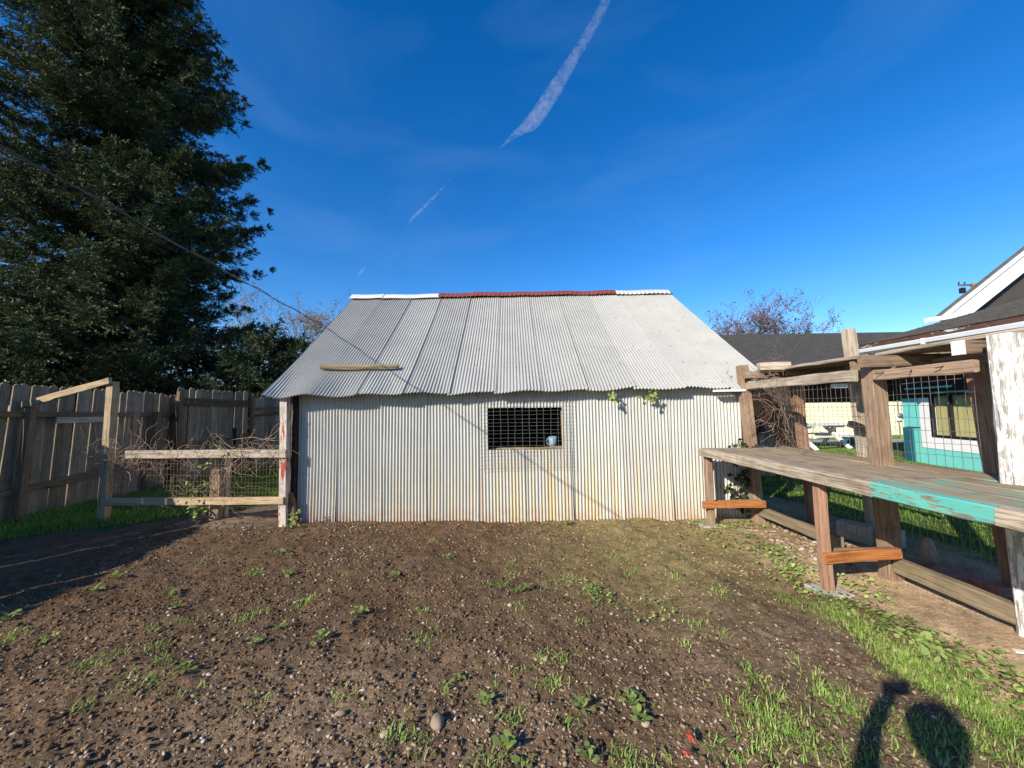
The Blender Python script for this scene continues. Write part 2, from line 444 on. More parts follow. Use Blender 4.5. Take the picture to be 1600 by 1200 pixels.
dark = np.array([.128, .080, .044]); tan = np.array([.47, .335, .205]); olive = np.array([.27, .21, .085]); gravel = np.array([.23, .16, .098]); lawnc = np.array([.06, .085, .025])
def blend(c, t, m): return c * (1 - m[:, None]) + t * m[:, None]
c = np.tile(dark, (len(V), 1))
c = blend(c, gravel, .8 * np.exp(-(((wx + .9) / 1.3) ** 2 + ((wy - 1.6) / .8) ** 2)))
c = blend(c, olive, sstep(-.6, 1.3, wx) * sstep(2.3, 3.9, wy) * .85)
c = blend(c, np.array([.19, .135, .085]), sstep(.3, 1.6, wx) * sstep(3.4, 2.4, wy) * .7)
c = blend(c, tan, sstep(2.30, 2.48, wx) * (1 - .55 * sstep(3.3, 4.2, wy)))
c = blend(c, np.array([.2, .14, .1]), sstep(5.0, 5.25, wy) * (wx > -4.6) * (wx < -2.6) * .8)
lm = np.clip((wy - (4.62 + (wx + 6) * .85)) / .15, 0, 1) * (x < -2.9)
c = blend(c, lawnc, lm)
c = blend(c, lawnc * 1.3, sstep(4.1, 4.4, wx))
c = blend(c, lawnc, ((np.abs(x) > 30) | (y > 30) | (y < -20)) * 1.)
ca = me.color_attributes.new('soil_type', 'FLOAT_COLOR', 'POINT'); ca.data.foreach_set('color', np.concatenate([c, np.ones((len(c), 1))], 1).astype(np.float32).ravel())
tag(link('ground', me), kind='structure')

# concrete path in front of the cream house
boxm('path', 6.5, 40, 14.6, 16.0, -.05, .06, M['path'])['kind'] = 'structure'

# ---- pebbles and clods
ICO_V = []
ph = (1 + 5 ** .5) / 2
for a in (-1, 1):
    for b in (-ph, ph): ICO_V += [(0, a, b), (a, b, 0), (b, 0, a)]
ICO_V = np.array(ICO_V); ICO_V /= np.linalg.norm(ICO_V[0])
def ico_faces(V):
    F = []
    n = len(V); dmin = min(np.linalg.norm(V[0] - V[i]) for i in range(1, n)) * 1.01
    for a in range(n):
        for b in range(a + 1, n):
            for c_ in range(b + 1, n):
                if all(np.linalg.norm(V[p] - V[q]) < dmin for p, q in ((a, b), (b, c_), (a, c_))):
                    nrm = np.cross(V[b] - V[a], V[c_] - V[a])
                    F.append((a, b, c_) if nrm @ V[a] > 0 else (a, c_, b))
    return np.array(F)
ICO_F = ico_faces(ICO_V)
def stones_np(P, S, flat=.6, jit=.16):
    n = len(P); a = rng.uniform(0, 2 * np.pi, n); el = rng.uniform(.65, 1.35, n)
    v = ICO_V[None] * (1 + rng.normal(0, jit, (n, 12, 1)))
    v = v * np.stack([el, 1 / el, np.full(n, flat) * rng.uniform(.7, 1.25, n)], -1)[:, None, :]
    # tumble a little
    t = rng.normal(0, .35, n); ct, st_ = np.cos(t)[:, None], np.sin(t)[:, None]
    y_, z_ = v[..., 1] * ct - v[..., 2] * st_, v[..., 1] * st_ + v[..., 2] * ct
    x_ = v[..., 0]; ca_, sa = np.cos(a)[:, None], np.sin(a)[:, None]
    v = np.stack([x_ * ca_ - y_ * sa, x_ * sa + y_ * ca_, z_], -1)
    V = P[:, None, :] + v * S[:, None, None]
    F = ICO_F[None] + (np.arange(n) * 12)[:, None, None]
    return V.reshape(-1, 3), F.reshape(-1, 3)
def scatter(n, x0, x1, y0, y1, dens=None):
    x = rng.uniform(x0, x1, n); y = y0 + (y1 - y0) * rng.uniform(0, 1, n) ** 1.5
    if dens is not None:
        k_ = rng.uniform(0, 1, n) < dens(x, y); x, y = x[k_], y[k_]
    return x, y
peb_d = lambda x, y: np.clip(.30 + .75 * np.exp(-(((x + .6) / 1.5) ** 2 + ((y - 1.7) / .8) ** 2)) + .25 * vnoise(x * 1.8, y * 1.8, 20) - .45 * (x > 2.35) - .15 * (x < -2.2), .04, 1)
x, y = scatter(60000, -4.2, 3.0, 1.15, 5.2, peb_d)
s =   .0020 + .0040 * rng.gamma(1.4, .6, len(x)); s = np.minimum(s, .0125) * (.78 + .10 * y)
V, F = stones_np(np.stack([x, y, ground_d(x, y) + s * .15], -1), s)
tag(link('pebbles', mesh_np('pebbles', V, F, True, [M['pebble']])), 'small pale pebbles scattered through the brown soil of the yard', 'pebbles', kind='stuff')
x, y = scatter(45000, -4.6, 2.6, 1.15, 5.2, lambda x, y: np.clip(.75 - .5 * (x > .8) * (y > 2.5), .1, 1))
s = .003 + .0048 * rng.gamma(1.4, .6, len(x)); s = np.minimum(s, .015)
V, F = stones_np(np.stack([x, y, ground_d(x, y) + s * .1], -1), s, .7, .25)
tag(link('soil_clods', mesh_np('soil_clods', V, F, False, [M['clod']])), 'dark crumbly clods of soil covering the bare yard', 'soil', kind='stuff')
# rubble along the foot of the hutch
x = np.concatenate([rng.normal(2.87, .10, 130), rng.uniform(3.12, 3.4, 260)]); y = np.concatenate([rng.normal(4.0, .28, 130), rng.uniform(3.9, 4.85, 260)])
s = rng.uniform(.010, .034, len(x))
V, F = stones_np(np.stack([x, y, ground_d(x, y) + s * .3], -1), s, .6, .2)
tag(link('rubble', mesh_np('rubble', V, F, False, [M['pebble']])), 'broken stone rubble lying along the foot of the wire hutch', 'rubble', kind='stuff')

def stone(label, x, y, s, seed, el=(1, 1.35, .8), col=None, rz=0, name='stone', mat=None, cat_='stone'):
    r2 = np.random.default_rng(seed)
    import bmesh
    bm = bmesh.new(); bmesh.ops.create_icosphere(bm, subdivisions=3, radius=1)
    for v in bm.verts:
        p = np.array(v.co); k_ = 1 + .10 * math.sin(p[0] * 2.3 + seed) * math.cos(p[1] * 2.1 + seed * 2) + .05 * math.sin(p[2] * 5 + seed)
        v.co = Vector(p * k_ * np.array(el) * s)
    me = bpy.data.meshes.new(name); bm.to_mesh(me); bm.free(); me.polygons.foreach_set('use_smooth', [True] * len(me.polygons)); me.materials.append(mat or M['stone'])
    o = link(name, me); o.location = (x, y, float(ground_h(np.array(x), np.array(y))) + s * el[2] * .62); o.rotation_euler = (0, 0, rz)
    return tag(o, label, cat_)
M['stone'] = plain('river_stone', (.24, .18, .125), .8, .25, .15, 30, .3)
M['stone_p'] = plain('pale_river_stone', (.36, .28, .20), .8, .25, .15, 30, .3)
stone('smooth egg shaped brown stone, the largest stone on the bare soil', -.372, 1.905, .032, 3, rz=.1)
stone('flat pale stone half sunk in the soil right of the egg shaped stone', .60, 1.905, .021, 5, (1.2, .9, .5), mat=M['stone_p'], rz=.6)
stone('small round tan stone in the soil straight ahead', .17, 2.37, .017, 8, (1, 1, .8), mat=M['stone_p'])
stone('reddish angular stone in the soil left of the egg shaped stone', -.86, 1.98, .020, 9, (1.4, .8, .6), rz=.4)
stone('pale stone beside the dark soil clump, near the grass tuft', -.60, 1.84, .019, 12, (1, 1.1, .6), mat=M['stone_p'])
stone('small tan stone between the sparse weeds in the middle of the yard', -.04, 2.97, .019, 14, (1, 1, .8), mat=M['stone_p'])
stone('long pale stone at the near right corner of the yard', 2.36, 1.80, .034, 16, (1.5, .8, .4), mat=M['stone_p'], rz=-.4)

# red leaf
n_ = 7
pts = []
for i in range(14):
    a = i / 14 * 2 * math.pi; r_ = .030 if i % 2 == 0 else .015
    pts.append((r_ * math.cos(a), r_ * 1.2 * math.sin(a), .006 * math.sin(a * 3)))
me = bpy.data.meshes.new('fallen_leaf'); me.from_pydata([(0, 0, .01)] + pts, [], [[0, i + 1, (i + 1) % 14 + 1] for i in range(14)]); me.materials.append(M['red_leaf'])
o = link('fallen_leaf', me); o.location = (.75, 1.77, .03); o.rotation_euler = (.3, .2, .5); tag(o, 'curled red leaf lying on the soil near the grass tufts', 'leaf')
o2 = o.copy(); COL.objects.link(o2); o2.location = (.70, 1.70, .025); o2.rotation_euler = (.1, -.3, 2); o2.scale = (.7, .6, .7); tag(o2, 'smaller brown red leaf just in front of the curled red leaf', 'leaf')

# ------------------------------------------------------------------ corrugated shed
shed = thing('metal_shed', (0, 7.8, 0), 'small windowed shed clad in pale rusting corrugated iron with a red ridge cap', 'shed')
PITCH, AMP = .0436, .0092
def wall_y(x): return 5.215 - .022 * x - .07 * np.exp(-(x / 1.3) ** 2) * 0.6
def corr_sheet(name, x0, x1, z0f, z1f, pos, mat, nz, seed, hole=None, zc=None):
    """pos(x, v, c) -> xyz with c the corrugation offset"""
    n = int(round((x1 - x0) / PITCH * 6)); xs = np.linspace(x0, x1, n + 1)
    vs = np.linspace(0, 1, nz + 1) if zc is None else np.array(zc)
    Xg, Vg = np.meshgrid(xs, vs)
    cg = AMP * np.sin(2 * np.pi * Xg / PITCH)*(1.35 if mat.name.startswith('wall') else 1.12)
    P = pos(Xg, Vg, cg)
    V = np.stack(P, -1).reshape(-1, 3)
    i, j = np.meshgrid(np.arange(len(vs) - 1), np.arange(n), indexing='ij')
    if hole:
        hx0, hx1, h0, h1 = hole
        xm = (xs[:-1] + xs[1:])[None, :] / 2 * np.ones((len(vs) - 1, 1)); vm = (vs[:-1] + vs[1:])[:, None] / 2 * np.ones((1, n))
        kp = ~((xm > hx0) & (xm < hx1) & (vm > h0) & (vm < h1)); i, j = i[kp], j[kp]
    i = i.ravel(); j = j.ravel(); a = i * (n + 1) + j
    F = np.stack([a, a + 1, a + n + 2, a + n + 1], -1)
    me = mesh_np(name, V, F, True, [mat])
    return link(name, me, None, shed)
edges = [-3.03, -2.40, -1.78, -1.16, -.48, .15, .77, 1.44, 2.08, 2.68, 3.02]
WX0, WX1, WZ0, WZ1 = -.325, .655, .95, 1.50
H = 1.82
for i_ in range(10):
    x0, x1 = edges[i_], edges[i_ + 1] + .012
    b = rng.normal(0, .012); tl = rng.normal(0, .02); lean = rng.normal(0, .006)
    zc = np.array([0, .05, .12, .25, .4, WZ0 / H, .62, .72, WZ1 / H, .92, 1.])
    def pos(X, Vv, c, x0=x0, x1=x1, b=b, tl=tl, i_=i_, lean=lean):
        u = (X - x0) / (x1 - x0)
        zb = -.035 + b + tl * (u - .5)
        z = zb + (H - zb) * Vv
        y = wall_y(X) - .004 - .007 * u - (i_ % 2) * .002 - c + lean * (1 - Vv) + .006 * np.sin(3.1 * Vv + i_) - .012 * np.exp(-((u - 1) / .05) ** 2) * (1 - Vv) ** 3
        return [X + .004 * np.sin(4 * Vv + i_ * 2), y, z]
    hole = (WX0, WX1, WZ0 / H, WZ1 / H) if x0 < WX1 and x1 > WX0 else None
    corr_sheet('wall_sheet', x0, x1, 0, 0, pos, M['wall_sheet'], 8, i_, hole, zc)
# side and rear walls
def roof_z(y): return 1.70 + (y - 4.97) * (2.15 / 2.83) if y < 7.8 else 1.70 + (10.63 - y) * (2.15 / 2.83)
for sx, xx in ((-1, -3.06), (1, 3.03)):
    ys = np.arange(5.27, 10.40, PITCH / 4); c_ = AMP * np.sin(2 * np.pi * ys / PITCH)
    zt = np.array([roof_z(v) - .05 for v in ys])
    V = np.concatenate([np.stack([xx + c_, ys, np.full_like(ys, -.04)], -1), np.stack([xx + c_, ys, zt], -1)])
    n = len(ys); a = np.arange(n - 1); F = np.stack([a, a + 1, a + n + 1, a + n], -1)
    link('side_wall', mesh_np('side_wall', V, F, True, [M['wall_sheet']]), None, shed)
boxm('rear_wall', -3.04, 3.01, 10.36, 10.40, -.04, 1.66, M['wall_sheet'], shed)
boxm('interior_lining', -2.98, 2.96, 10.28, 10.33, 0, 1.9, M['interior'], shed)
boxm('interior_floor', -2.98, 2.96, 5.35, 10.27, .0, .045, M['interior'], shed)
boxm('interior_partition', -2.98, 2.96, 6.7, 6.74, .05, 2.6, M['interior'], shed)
for xx in (-2.95, -1.7, -.42, .75, 2.0, 2.9):
    beam('stud', (xx, 5.33, 0), (xx, 5.33, 1.72), .05, .09, M['dark_wood'], shed)
beam('wall_plate', (-3.0, 5.33, 1.66), (2.98, 5.30, 1.66), .09, .08, M['dark_wood'], shed)
beam('window_sill', (-.36, 5.30, .93), (.68, 5.29, .93), .05, .045, M['lumber'], shed)
beam('ledge_board', (.21, 5.175, .956), (.665, 5.17, .966), .05, .018, M['lumber'], shed)
beam('window_jamb', (.675, 5.245, .95), (.665, 5.245, 1.5), .02, .03, M['hutch'], shed)
beam('window_jamb', (-.345, 5.25, .95), (-.345, 5.25, 1.5), .02, .03, M['dark_wood'], shed)

# roof
Y0, Y1, Z0_, Z1_ = 4.97, 7.80, 1.70, 3.85
sl_len = math.hypot(Y1 - Y0, Z1_ - Z0_); cy, cz = (Y1 - Y0) / sl_len, (Z1_ - Z0_) / sl_len
redges = np.linspace(-3.25, 3.36, 12)
eb = rng.normal(0, .014, 12)
M['nail'] = plain('rusted_nail', (.13, .085, .06), .8)
def on_roof_np(x, t, off): return np.array([x, Y0 + t * cy - off * cz, Z0_ + t * cz + off * cy + .01 * np.sin(x * .8)])
def eave_d(x): return .014 * np.sin(x * 2.3 + 1) + .018 * np.sin(x * 5.1) 
for i_ in range(11):
    x0, x1 = redges[i_], redges[i_ + 1] + .03
    b = eb[i_]; sag = rng.normal(0, .0015); tl = rng.normal(0, .022)
    def pos(X, Vv, c, x0=x0, x1=x1, b=b, tl=tl, i_=i_, sag=sag):
        u = (X - x0) / (x1 - x0)
        t = b + tl * (u - .5) + Vv * (sl_len - b) 
        low = np.clip(1 - t / .8, 0, 1)
        lift = c - .003 + .009 * u + .006 * np.exp(-((u - 1) / .06) ** 2) * (.15 + low) - .02 * np.sin(np.pi * Vv) + sag * np.sin(2 * np.pi * Vv + i_)
        lift = lift + .014 * low ** 2 * np.sin(X * 3.7 + .6) + .012 * np.sin(X * 9 + 3 * Vv) * low
        corner = np.exp(-((X + 3.25) / .5) ** 2) * low ** 1.5
        lift = lift - .05 * corner * np.sin((X + 3.25) * 7)
        flare = np.where(X > 0, (.10 - .22 * Vv) * (X / 3.36) ** 2, 0)
        return [X + flare, Y0 + t * cy - lift * cz, Z0_ + t * cz + lift * cy + .01 * np.sin(X * .8)]
    corr_sheet('roof_sheet', x0, x1, 0, 0, pos, M['roof_sheet'], 26, i_)
# rear slope of the roof
def posb(X, Vv, c): return [X, 10.63 - Vv * (10.63 - 7.8), 1.70 + Vv * 2.15 + c]
corr_sheet('rear_roof', -3.25, 3.36, 0, 0, posb, M['roof_sheet'], 4, 0)
for xx in np.linspace(-3.1, 3.2, 9):
    beam('rafter', (xx, 5.24, 1.76), (xx, 7.76, 3.675), .05, .09, M['dark_wood'], shed)
nails_ = []
for e_ in list(redges[1:-1]) + list((redges[1:] + redges[:-1]) / 2):
    for t_ in np.linspace(.12, sl_len - .2, 7):
        if rng.uniform() < .8: nails_.append(on_roof_np(e_ + rng.normal(0, .012) + .01, t_ + rng.normal(0, .02), AMP * 1.5 - .018 * math.sin(math.pi * t_ / sl_len)))
V, F = stones_np(np.array(nails_), np.full(len(nails_), .0085), .5, .02)
_nl = link('roof_nails', mesh_np('roof_nails', V, F, True, [M['nail']]), None, shed); _nl['kind'] = 'stuff'
# ridge caps: white-grey lengths and red ones, lapped
def cap(x0, x1, mat, corr, dz=0., label=None):
    n = max(2, int((x1 - x0) / (PITCH / 4))) if corr else 8
    xs = np.linspace(x0, x1, n + 1)
    prof = [(-.16, -.115), (-.08, -.045), (-.03, .0), (0, .012), (.03, 0), (.08, -.045), (.16, -.115)]
    V = []
    for x_ in xs:
        c_ = AMP * .75 * math.sin(2 * math.pi * x_ / PITCH * .5) if corr else 0
        w_ = .012 * math.sin(x_ * 7)
        for (yy, zz) in prof:
            V.append((x_, 7.8 + yy, 3.885 + zz + dz + c_ * (abs(yy) / .16) + w_ * .5 + .012 * abs(x_) * 0))
    m = len(prof); F = [[i * m + j, i * m + j + 1, (i + 1) * m + j + 1, (i + 1) * m + j] for i in range(n) for j in range(m - 1)]
    o = poly('ridge_cap', V, F, mat, shed, True)
    if label: o['label'] = label
M['cap_white'] = plain('pale_ridge_flashing', (.50, .50, .48), .4, .5, .08)
xs_ = [-3.27, -2.62, -2.1, -1.47]
for a, b in zip(xs_[:-1], xs_[1:]): cap(a, b + .02, M['cap_white'], False, rng.uniform(-.004, .012), 'pale flat ridge flashing')
xs_ = [-1.47, -.75, -.1, .55, 1.25, 1.72, 2.12]
for i_, (a, b) in enumerate(zip(xs_[:-1], xs_[1:])): cap(a, b + .03, M['red_cap'], True, .014 + .006 * (i_ % 2), 'rust red ridge cap length')
cap(2.12, 3.25, M['cap_white'], True, .012, 'pale corrugated ridge cap')
# window mesh of welded wire
lines = []
for i_ in range(14): 
    x_ = -.44 + i_ * .0945; lines.append([(x_ + rng.normal(0, .003), 5.10 - .01 * math.sin(i_), z) for z in np.linspace(.70, 1.70, 8)])
for z_ in np.arange(.70, 1.70, .05):
    sg = rng.normal(0, .004); lines.append([(x_, 5.097 + rng.normal(0, .001), z_ + sg + rng.normal(0, .002)) for x_ in np.linspace(-.45, .80, 12)])
tubes('wire_mesh', lines, .0019, M['wire'], shed)['label'] = 'welded wire mesh over the window'
# cup on the ledge
cup = thing('cup', (.545, 5.30, .955), 'pale blue cup standing at the right end of the window ledge', 'cup')
ring = [(.0, 0), (.05, 0), (.055, .06), (.058, .14), (.054, .14), (.05, .02), (0, .02)]
V = []; 
for r_, z_ in ring:
    for a in range(20): V.append((.545 + r_ * math.cos(a * math.pi / 10), 5.30 + r_ * math.sin(a * math.pi / 10), .957 + z_))
F = [[i * 20 + a, i * 20 + (a + 1) % 20, (i + 1) * 20 + (a + 1) % 20, (i + 1) * 20 + a] for i in range(len(ring) - 1) for a in range(20)]
poly('cup_body', V, F, M['ceramic'], cup, True)
tubes('handle', [[(.545 - .055 - .03 * math.sin(t), 5.30, 1.03 + .04 * math.cos(t)) for t in np.linspace(0, math.pi, 9)]], .006, M['ceramic'], cup, 6)

# plank lying on the roof
def on_roof(x, t, off=0): return Vector((x, Y0 + t * cy - off * cz, Z0_ + t * cz + off * cy))
pk = beam('plank', on_roof(-2.72, .64, .045), on_roof(-1.62, .63, .045), .05, .075, M['moss_plank'], None, up=(0, cy, cz), wob=.006)
tag(pk, 'short mossy timber plank lying across the corrugated roof', 'plank')

# vine sprigs hanging out of the eave
def sprig(x, z, n, spread, label, y=5.0):
    t = thing('ivy_sprig', (x, y, z), label, 'ivy')
    lines = [[(x + rng.normal(0, .01), 5.1, z + .12), (x + rng.normal(0, .02), y, z + .05), (x + rng.normal(0, spread), y - .02, z - .05)] for _ in range(4)]
    tubes('stem', lines, .003, M['twig'], t)
    C_ = np.array([x, y, z]) + rng.normal(0, 1, (n, 3)) * np.array([spread, .03, .045])
    d = rdir(n, -.8); N_ = rdir(n) + np.array([-.3, -1, .4])
    V, F = leaves_np(C_, d, N_, rng.uniform(.045, .075, n), rng.uniform(.04, .06, n))
    link('leaves', mesh_np('leaves', V, F, False, [M['clover']]), None, t)
sprig(1.31, 1.62, 10, .02, 'tiny ivy sprig poking out under the shed eave, the smaller one')
sprig(1.80, 1.625, 26, .045, 'bright green ivy sprig hanging under the shed eave, the larger one')
# white gutter stub at the right end of the eave
tag(boxm('gutter_stub', 2.62, 3.0, 4.93, 5.02, 1.66, 1.685, M['white']), 'short white trim strip fixed under the right end of the shed eave', 'trim')

# power line to the verge of the roof
Q = Vector((-2.45, 1.75, 2.77)); A_ = Vector((-3.28, 6.60, 2.99))
wires = []
for off in (0, .018):
    pts = []
    for t in np.linspace(0, 2.6, 40):
        p = A_.lerp(Q, t) if t <= 1 else A_ + (Q - A_) * t
        sag = -.35 * math.sin(math.pi * min(t, 2.6) / 2.6) + .30 * math.sin(math.pi / 2.6) * (1 if t > 1 else t)
        zz = p.z + (.0 if t <= 1 else (t - 1) ** 2 * .35)
        pts.append((p.x + off * math.cos(t * 30), p.y, zz + off * math.sin(t * 30)))
    wires.append(pts)
pl = thing('power_line', A_, 'twisted black overhead cable running from the upper left down to the shed roof edge', 'cable')
tubes('cable', wires, .0040, M['cable'], pl, 6)

# ------------------------------------------------------------------ fence post at the shed corner, and the low wire fence
wf = thing('wire_fence', (-4.2, 5.3, 0), 'low wire fence with two pale rails between the tall left post and the shed corner', 'fence')
beam('post', (-5.72, 5.47, -.1), (-5.66, 5.44, 1.96), .10, .10, M['lumber'], wf, up=(0, 1, 0), wob=.004, label='tall end post')
beam('brace', (-5.62, 5.36, 1.965), (-7.35, 5.62, 1.60), .045, .09, M['lumber'], wf, wob=.004, label='long sloping brace')
beam('post', (-2.99, 5.12, -.1), (-3.02, 5.12, 1.69), .10, .09, M['red_post'], wf, up=(0, 1, 0), label='pale corner post with flecks of red paint')
beam('post', (-2.87, 5.16, -.08), (-2.96, 5.17, .42), .09, .07, M['fence_rail'], wf, up=(0, 1, 0), label='short leaning post stub')
beam('post', (-2.93, 5.20, -.1), (-2.93, 5.20, 1.70), .05, .07, M['dark_wood'], wf, up=(0, 1, 0), label='dark post against the shed corner')
beam('rail', (-5.30, 5.33, .94), (-2.95, 5.06, .945), .05, .105, M['hutch_grey'], wf, label='pale grey upper rail')
beam('rail', (-5.60, 5.36, .30), (-2.97, 5.07, .345), .05, .095, M['lumber'], wf)
beam('stake', (-4.06, 5.33, -.1), (-4.06, 5.36, .72), .13, .09, M['hutch'], wf, up=(0, 1, 0), wob=.008, label='thick split stake')
beam('stake', (-4.03, 5.47, -.1), (-4.01, 5.47, .93), .05, .08, M['hutch_grey'], wf, up=(0, 1, 0))
lines = []
for x_ in np.arange(-5.55, -3.0, .05):
    y_ = 5.36 - (x_ + 5.6) * .11
    lines.append([(x_ + rng.normal(0, .004), y_ + .03, z) for z in np.linspace(.22, .98, 6)])
for z_ in (.25, .31, .37, .44, .50, .57, .65, .73, .81, .90, .97):
    lines.append([(x_, 5.39 - (x_ + 5.6) * .11, z_ + .012 * math.sin(x_ * 3 + z_ * 5) + rng.normal(0, .003)) for x_ in np.linspace(-5.6, -3.0, 24)])
tubes('wire_mesh', lines, .0018, M['rusty_wire'], wf)

def tangle(n, p0, p1, spread, step=.05, k=14, curl=.5, up=0., rad=(.0015, .004)):
    L = []
    for _ in range(n):
        t = rng.uniform(); p = np.array(p0) * (1 - t) + np.array(p1) * t + rng.normal(0, 1, 3) * np.array(spread)
        d = rng.normal(size=3); d /= np.linalg.norm(d); pts = [p]
        kk = rng.integers(k // 2, k)
        for _ in range(kk):
            d = d + rng.normal(0, curl, 3) + np.array([0, 0, up]); d /= np.linalg.norm(d); d[1] *= .6; pts.append(pts[-1] + d * step)
        L.append(np.array(pts))
    return L, list(rng.uniform(rad[0], rad[1], n))
def vine(name, label, jobs, mat, leaves=None, cat_='vine'):
    L, r_ = [], []
    for j in jobs:
        a, b = tangle(**j); L += a; r_ += b
    c0 = np.mean([l[0] for l in L], 0)
    t = thing(name, tuple(c0), label, cat_)
    tubes('stems', L, r_, mat, t, 3, .5)
    if leaves:
        n, mat2, sz = leaves
        idx = rng.integers(0, len(L), n); C_ = np.array([L[i][rng.integers(0, len(L[i]))] for i in idx])
        V, F = leaves_np(C_, rdir(n, -.3), rdir(n) + np.array([0, -.7, .5]), rng.uniform(sz * .6, sz, n), rng.uniform(sz * .5, sz * .8, n))
        link('leaves', mesh_np('leaves', V, F, False, [mat2]), None, t)
    return t
vine('dead_vine', 'tangled dead vine sprawling over the rails of the low wire fence', [
    dict(n=70, p0=(-5.6, 5.3, .93), p1=(-3.0, 5.05, .98), spread=(.05, .03, .03), k=12, curl=.45),
    dict(n=60, p0=(-5.6, 5.32, .75), p1=(-5.1, 5.25, .9), spread=(.15, .05, .1), k=16, curl=.35),
    dict(n=60, p0=(-5.4, 5.38, .6), p1=(-3.05, 5.12, .65), spread=(.1, .03, .16), k=14, curl=.4),
    dict(n=16, p0=(-3.6, 5.1, .9), p1=(-3.1, 5.06, 1.15), spread=(.1, .03, .06), k=16, curl=.2, rad=(.003, .006))], M['twig'])
vine('climbing_weed', 'leafy weed climbing the wire around the short split stake', [
    dict(n=22, p0=(-4.25, 5.12, .0), p1=(-3.85, 5.2, .85), spread=(.09, .03, .15), k=8, curl=.4, rad=(.0015, .003))], M['twig'], (150, M['clover'], .05), 'weed')
vine('corner_weed', 'small leafy weed at the foot of the shed corner post', [
    dict(n=10, p0=(-2.95, 5.0, .02), p1=(-2.75, 4.98, .1), spread=(.05, .03, .03), k=4, curl=.4, rad=(.0015, .003))], M['twig'], (60, M['clover'], .05), 'weed')

# ------------------------------------------------------------------ tall board fence
BW = .142
def board_mesh(h):
    w2, c_, t_ = BW / 2 - .003, .035, .017
    out_ = [(-w2, 0), (w2, 0), (w2, h - c_), (w2 - c_, h), (-w2 + c_, h), (-w2, h - c_)]
    n = len(out_)
    V = [(x_, -t_ / 2, z_) for x_, z_ in out_] + [(x_, t_ / 2, z_) for x_, z_ in out_]
    F = [list(range(n)), list(range(2 * n - 1, n - 1, -1))] + [[i, n + i, n + (i + 1) % n, (i + 1) % n] for i in range(n)]
    me = bpy.data.meshes.new('board'); me.from_pydata(V, [], F); me.materials.append(M['fence']); me.update(); return me
BM = {}
def fence_run(p0, p1, h, label, tilt0, tilt1, posts, rails, lean=0., grp='sections of the tall weathered board fence'):
    p0 = Vector((*p0, 0)); p1 = Vector((*p1, 0)); d = p1 - p0; L = d.length; d /= L
    t = thing('board_fence', p0, label, 'fence', grp)
    ang = math.atan2(d.y, d.x); n = int(L / BW)
    if h not in BM: BM[h] = [board_mesh(h + dh) for dh in (-.02, 0, .015)]
    for i_ in range(n):
        p = p0 + d * (i_ + .5) * BW
        tl = tilt0 + (tilt1 - tilt0) * i_ / n + rng.normal(0, .006)
        if random.random() < .12: tl += .018
        p = p + Vector((rng.normal(0, .003), rng.normal(0, .003), float(rng.normal(-.03, .008))))
        MX = Matrix.Translation(p) @ Matrix.Rotation(ang, 4, 'Z') @ Matrix.Rotation(lean, 4, 'X') @ Matrix.Rotation(tl, 4, 'Y')
        link('board', random.choice(BM[h]), None, t, MX)
    nrm = Vector((d.y, -d.x, 0))                                     # towards the yard
    for (a, za, b, zb) in rails:
        beam('rail', p0 + d * (a * L) + nrm * .035 + Vector((0, 0, za)), p0 + d * (b * L) + nrm * .035 + Vector((0, 0, zb)), .04, .085, M['fence_rail'], t)
    for (a, hh, lx) in posts:
        q = p0 + d * (a * L) + nrm * .10
        beam('post', q + Vector((0, 0, -.1)), q + d * lx + Vector((0, 0, hh)), .09, .09, M['fence_rail'], t, up=(nrm.x, nrm.y, 0))
    return t
# NB local +X of a board runs along the fence, its yard side faces -Y (local)
fence_run((fence_x(-2.4), -2.4), (fence_x(8.9), 8.9), 2.0, 'long leaning grey board fence along the left side, with dog eared tops', .10, .07,
          [(.1, 1.7, .05), (.33, 1.7, .05), (.56, 1.65, .08), (.70, 1.62, .10), (.90, 1.55, .25)], [(0, 1.52, .33, 1.5), (.33, 1.5, .60, 1.50), (.6, 1.52, .90, 1.50), (.9, 1.5, 1.0, 1.47), (.33, .42, .6, .40), (.6, .36, .89, .56), (.9, .6, 1., .62), (.745, .42, .745 + .2, .55)], lean=-.03)
fence_run((-7.45, 8.48), (-7.05, 10.35), 2.12, 'taller middle section of the weathered board fence, between two dark posts', .0, .0,
          [(.02, 2.0, 0), (.99, 1.95, 0)], [(0, 1.83, 1, 1.80), (0, 1.73, 1, 1.71), (.0, .8, 1, .95)])
fence_run((-7.02, 10.45), (-5.5, 13.0), 1.98, 'far section of the weathered board fence, meeting the shed', .0, .0,
          [(.99, 1.7, 0)], [(0, 1.62, .6, 1.70), (0, 1.45, .6, 1.60), (.6, 1.6, 1, 1.6)])
st = beam('stake', (-6.75, 9.4, -.1), (-6.75, 9.4, 1.15), .06, .06, M['dark_wood'], None); tag(st, 'thin dark stake standing in the grass before the middle fence section', 'stake')
st = beam('leaning_board', (-7.0, 7.0, 0), (-6.92, 7.1, 1.55), .10, .03, M['redwood'], None, up=(1, 0, 0)); tag(st, 'reddish board leaning on the long fence behind the tall end post', 'board')
st = beam('leaning_board', (-6.98, 5.9, 1.42), (-6.90, 6.5, 1.42), .02, .09, M['hutch_grey'], None); st.name = 'patch_board'; tag(st, 'short pale patch board nailed under the top rail of the leaning fence', 'board')

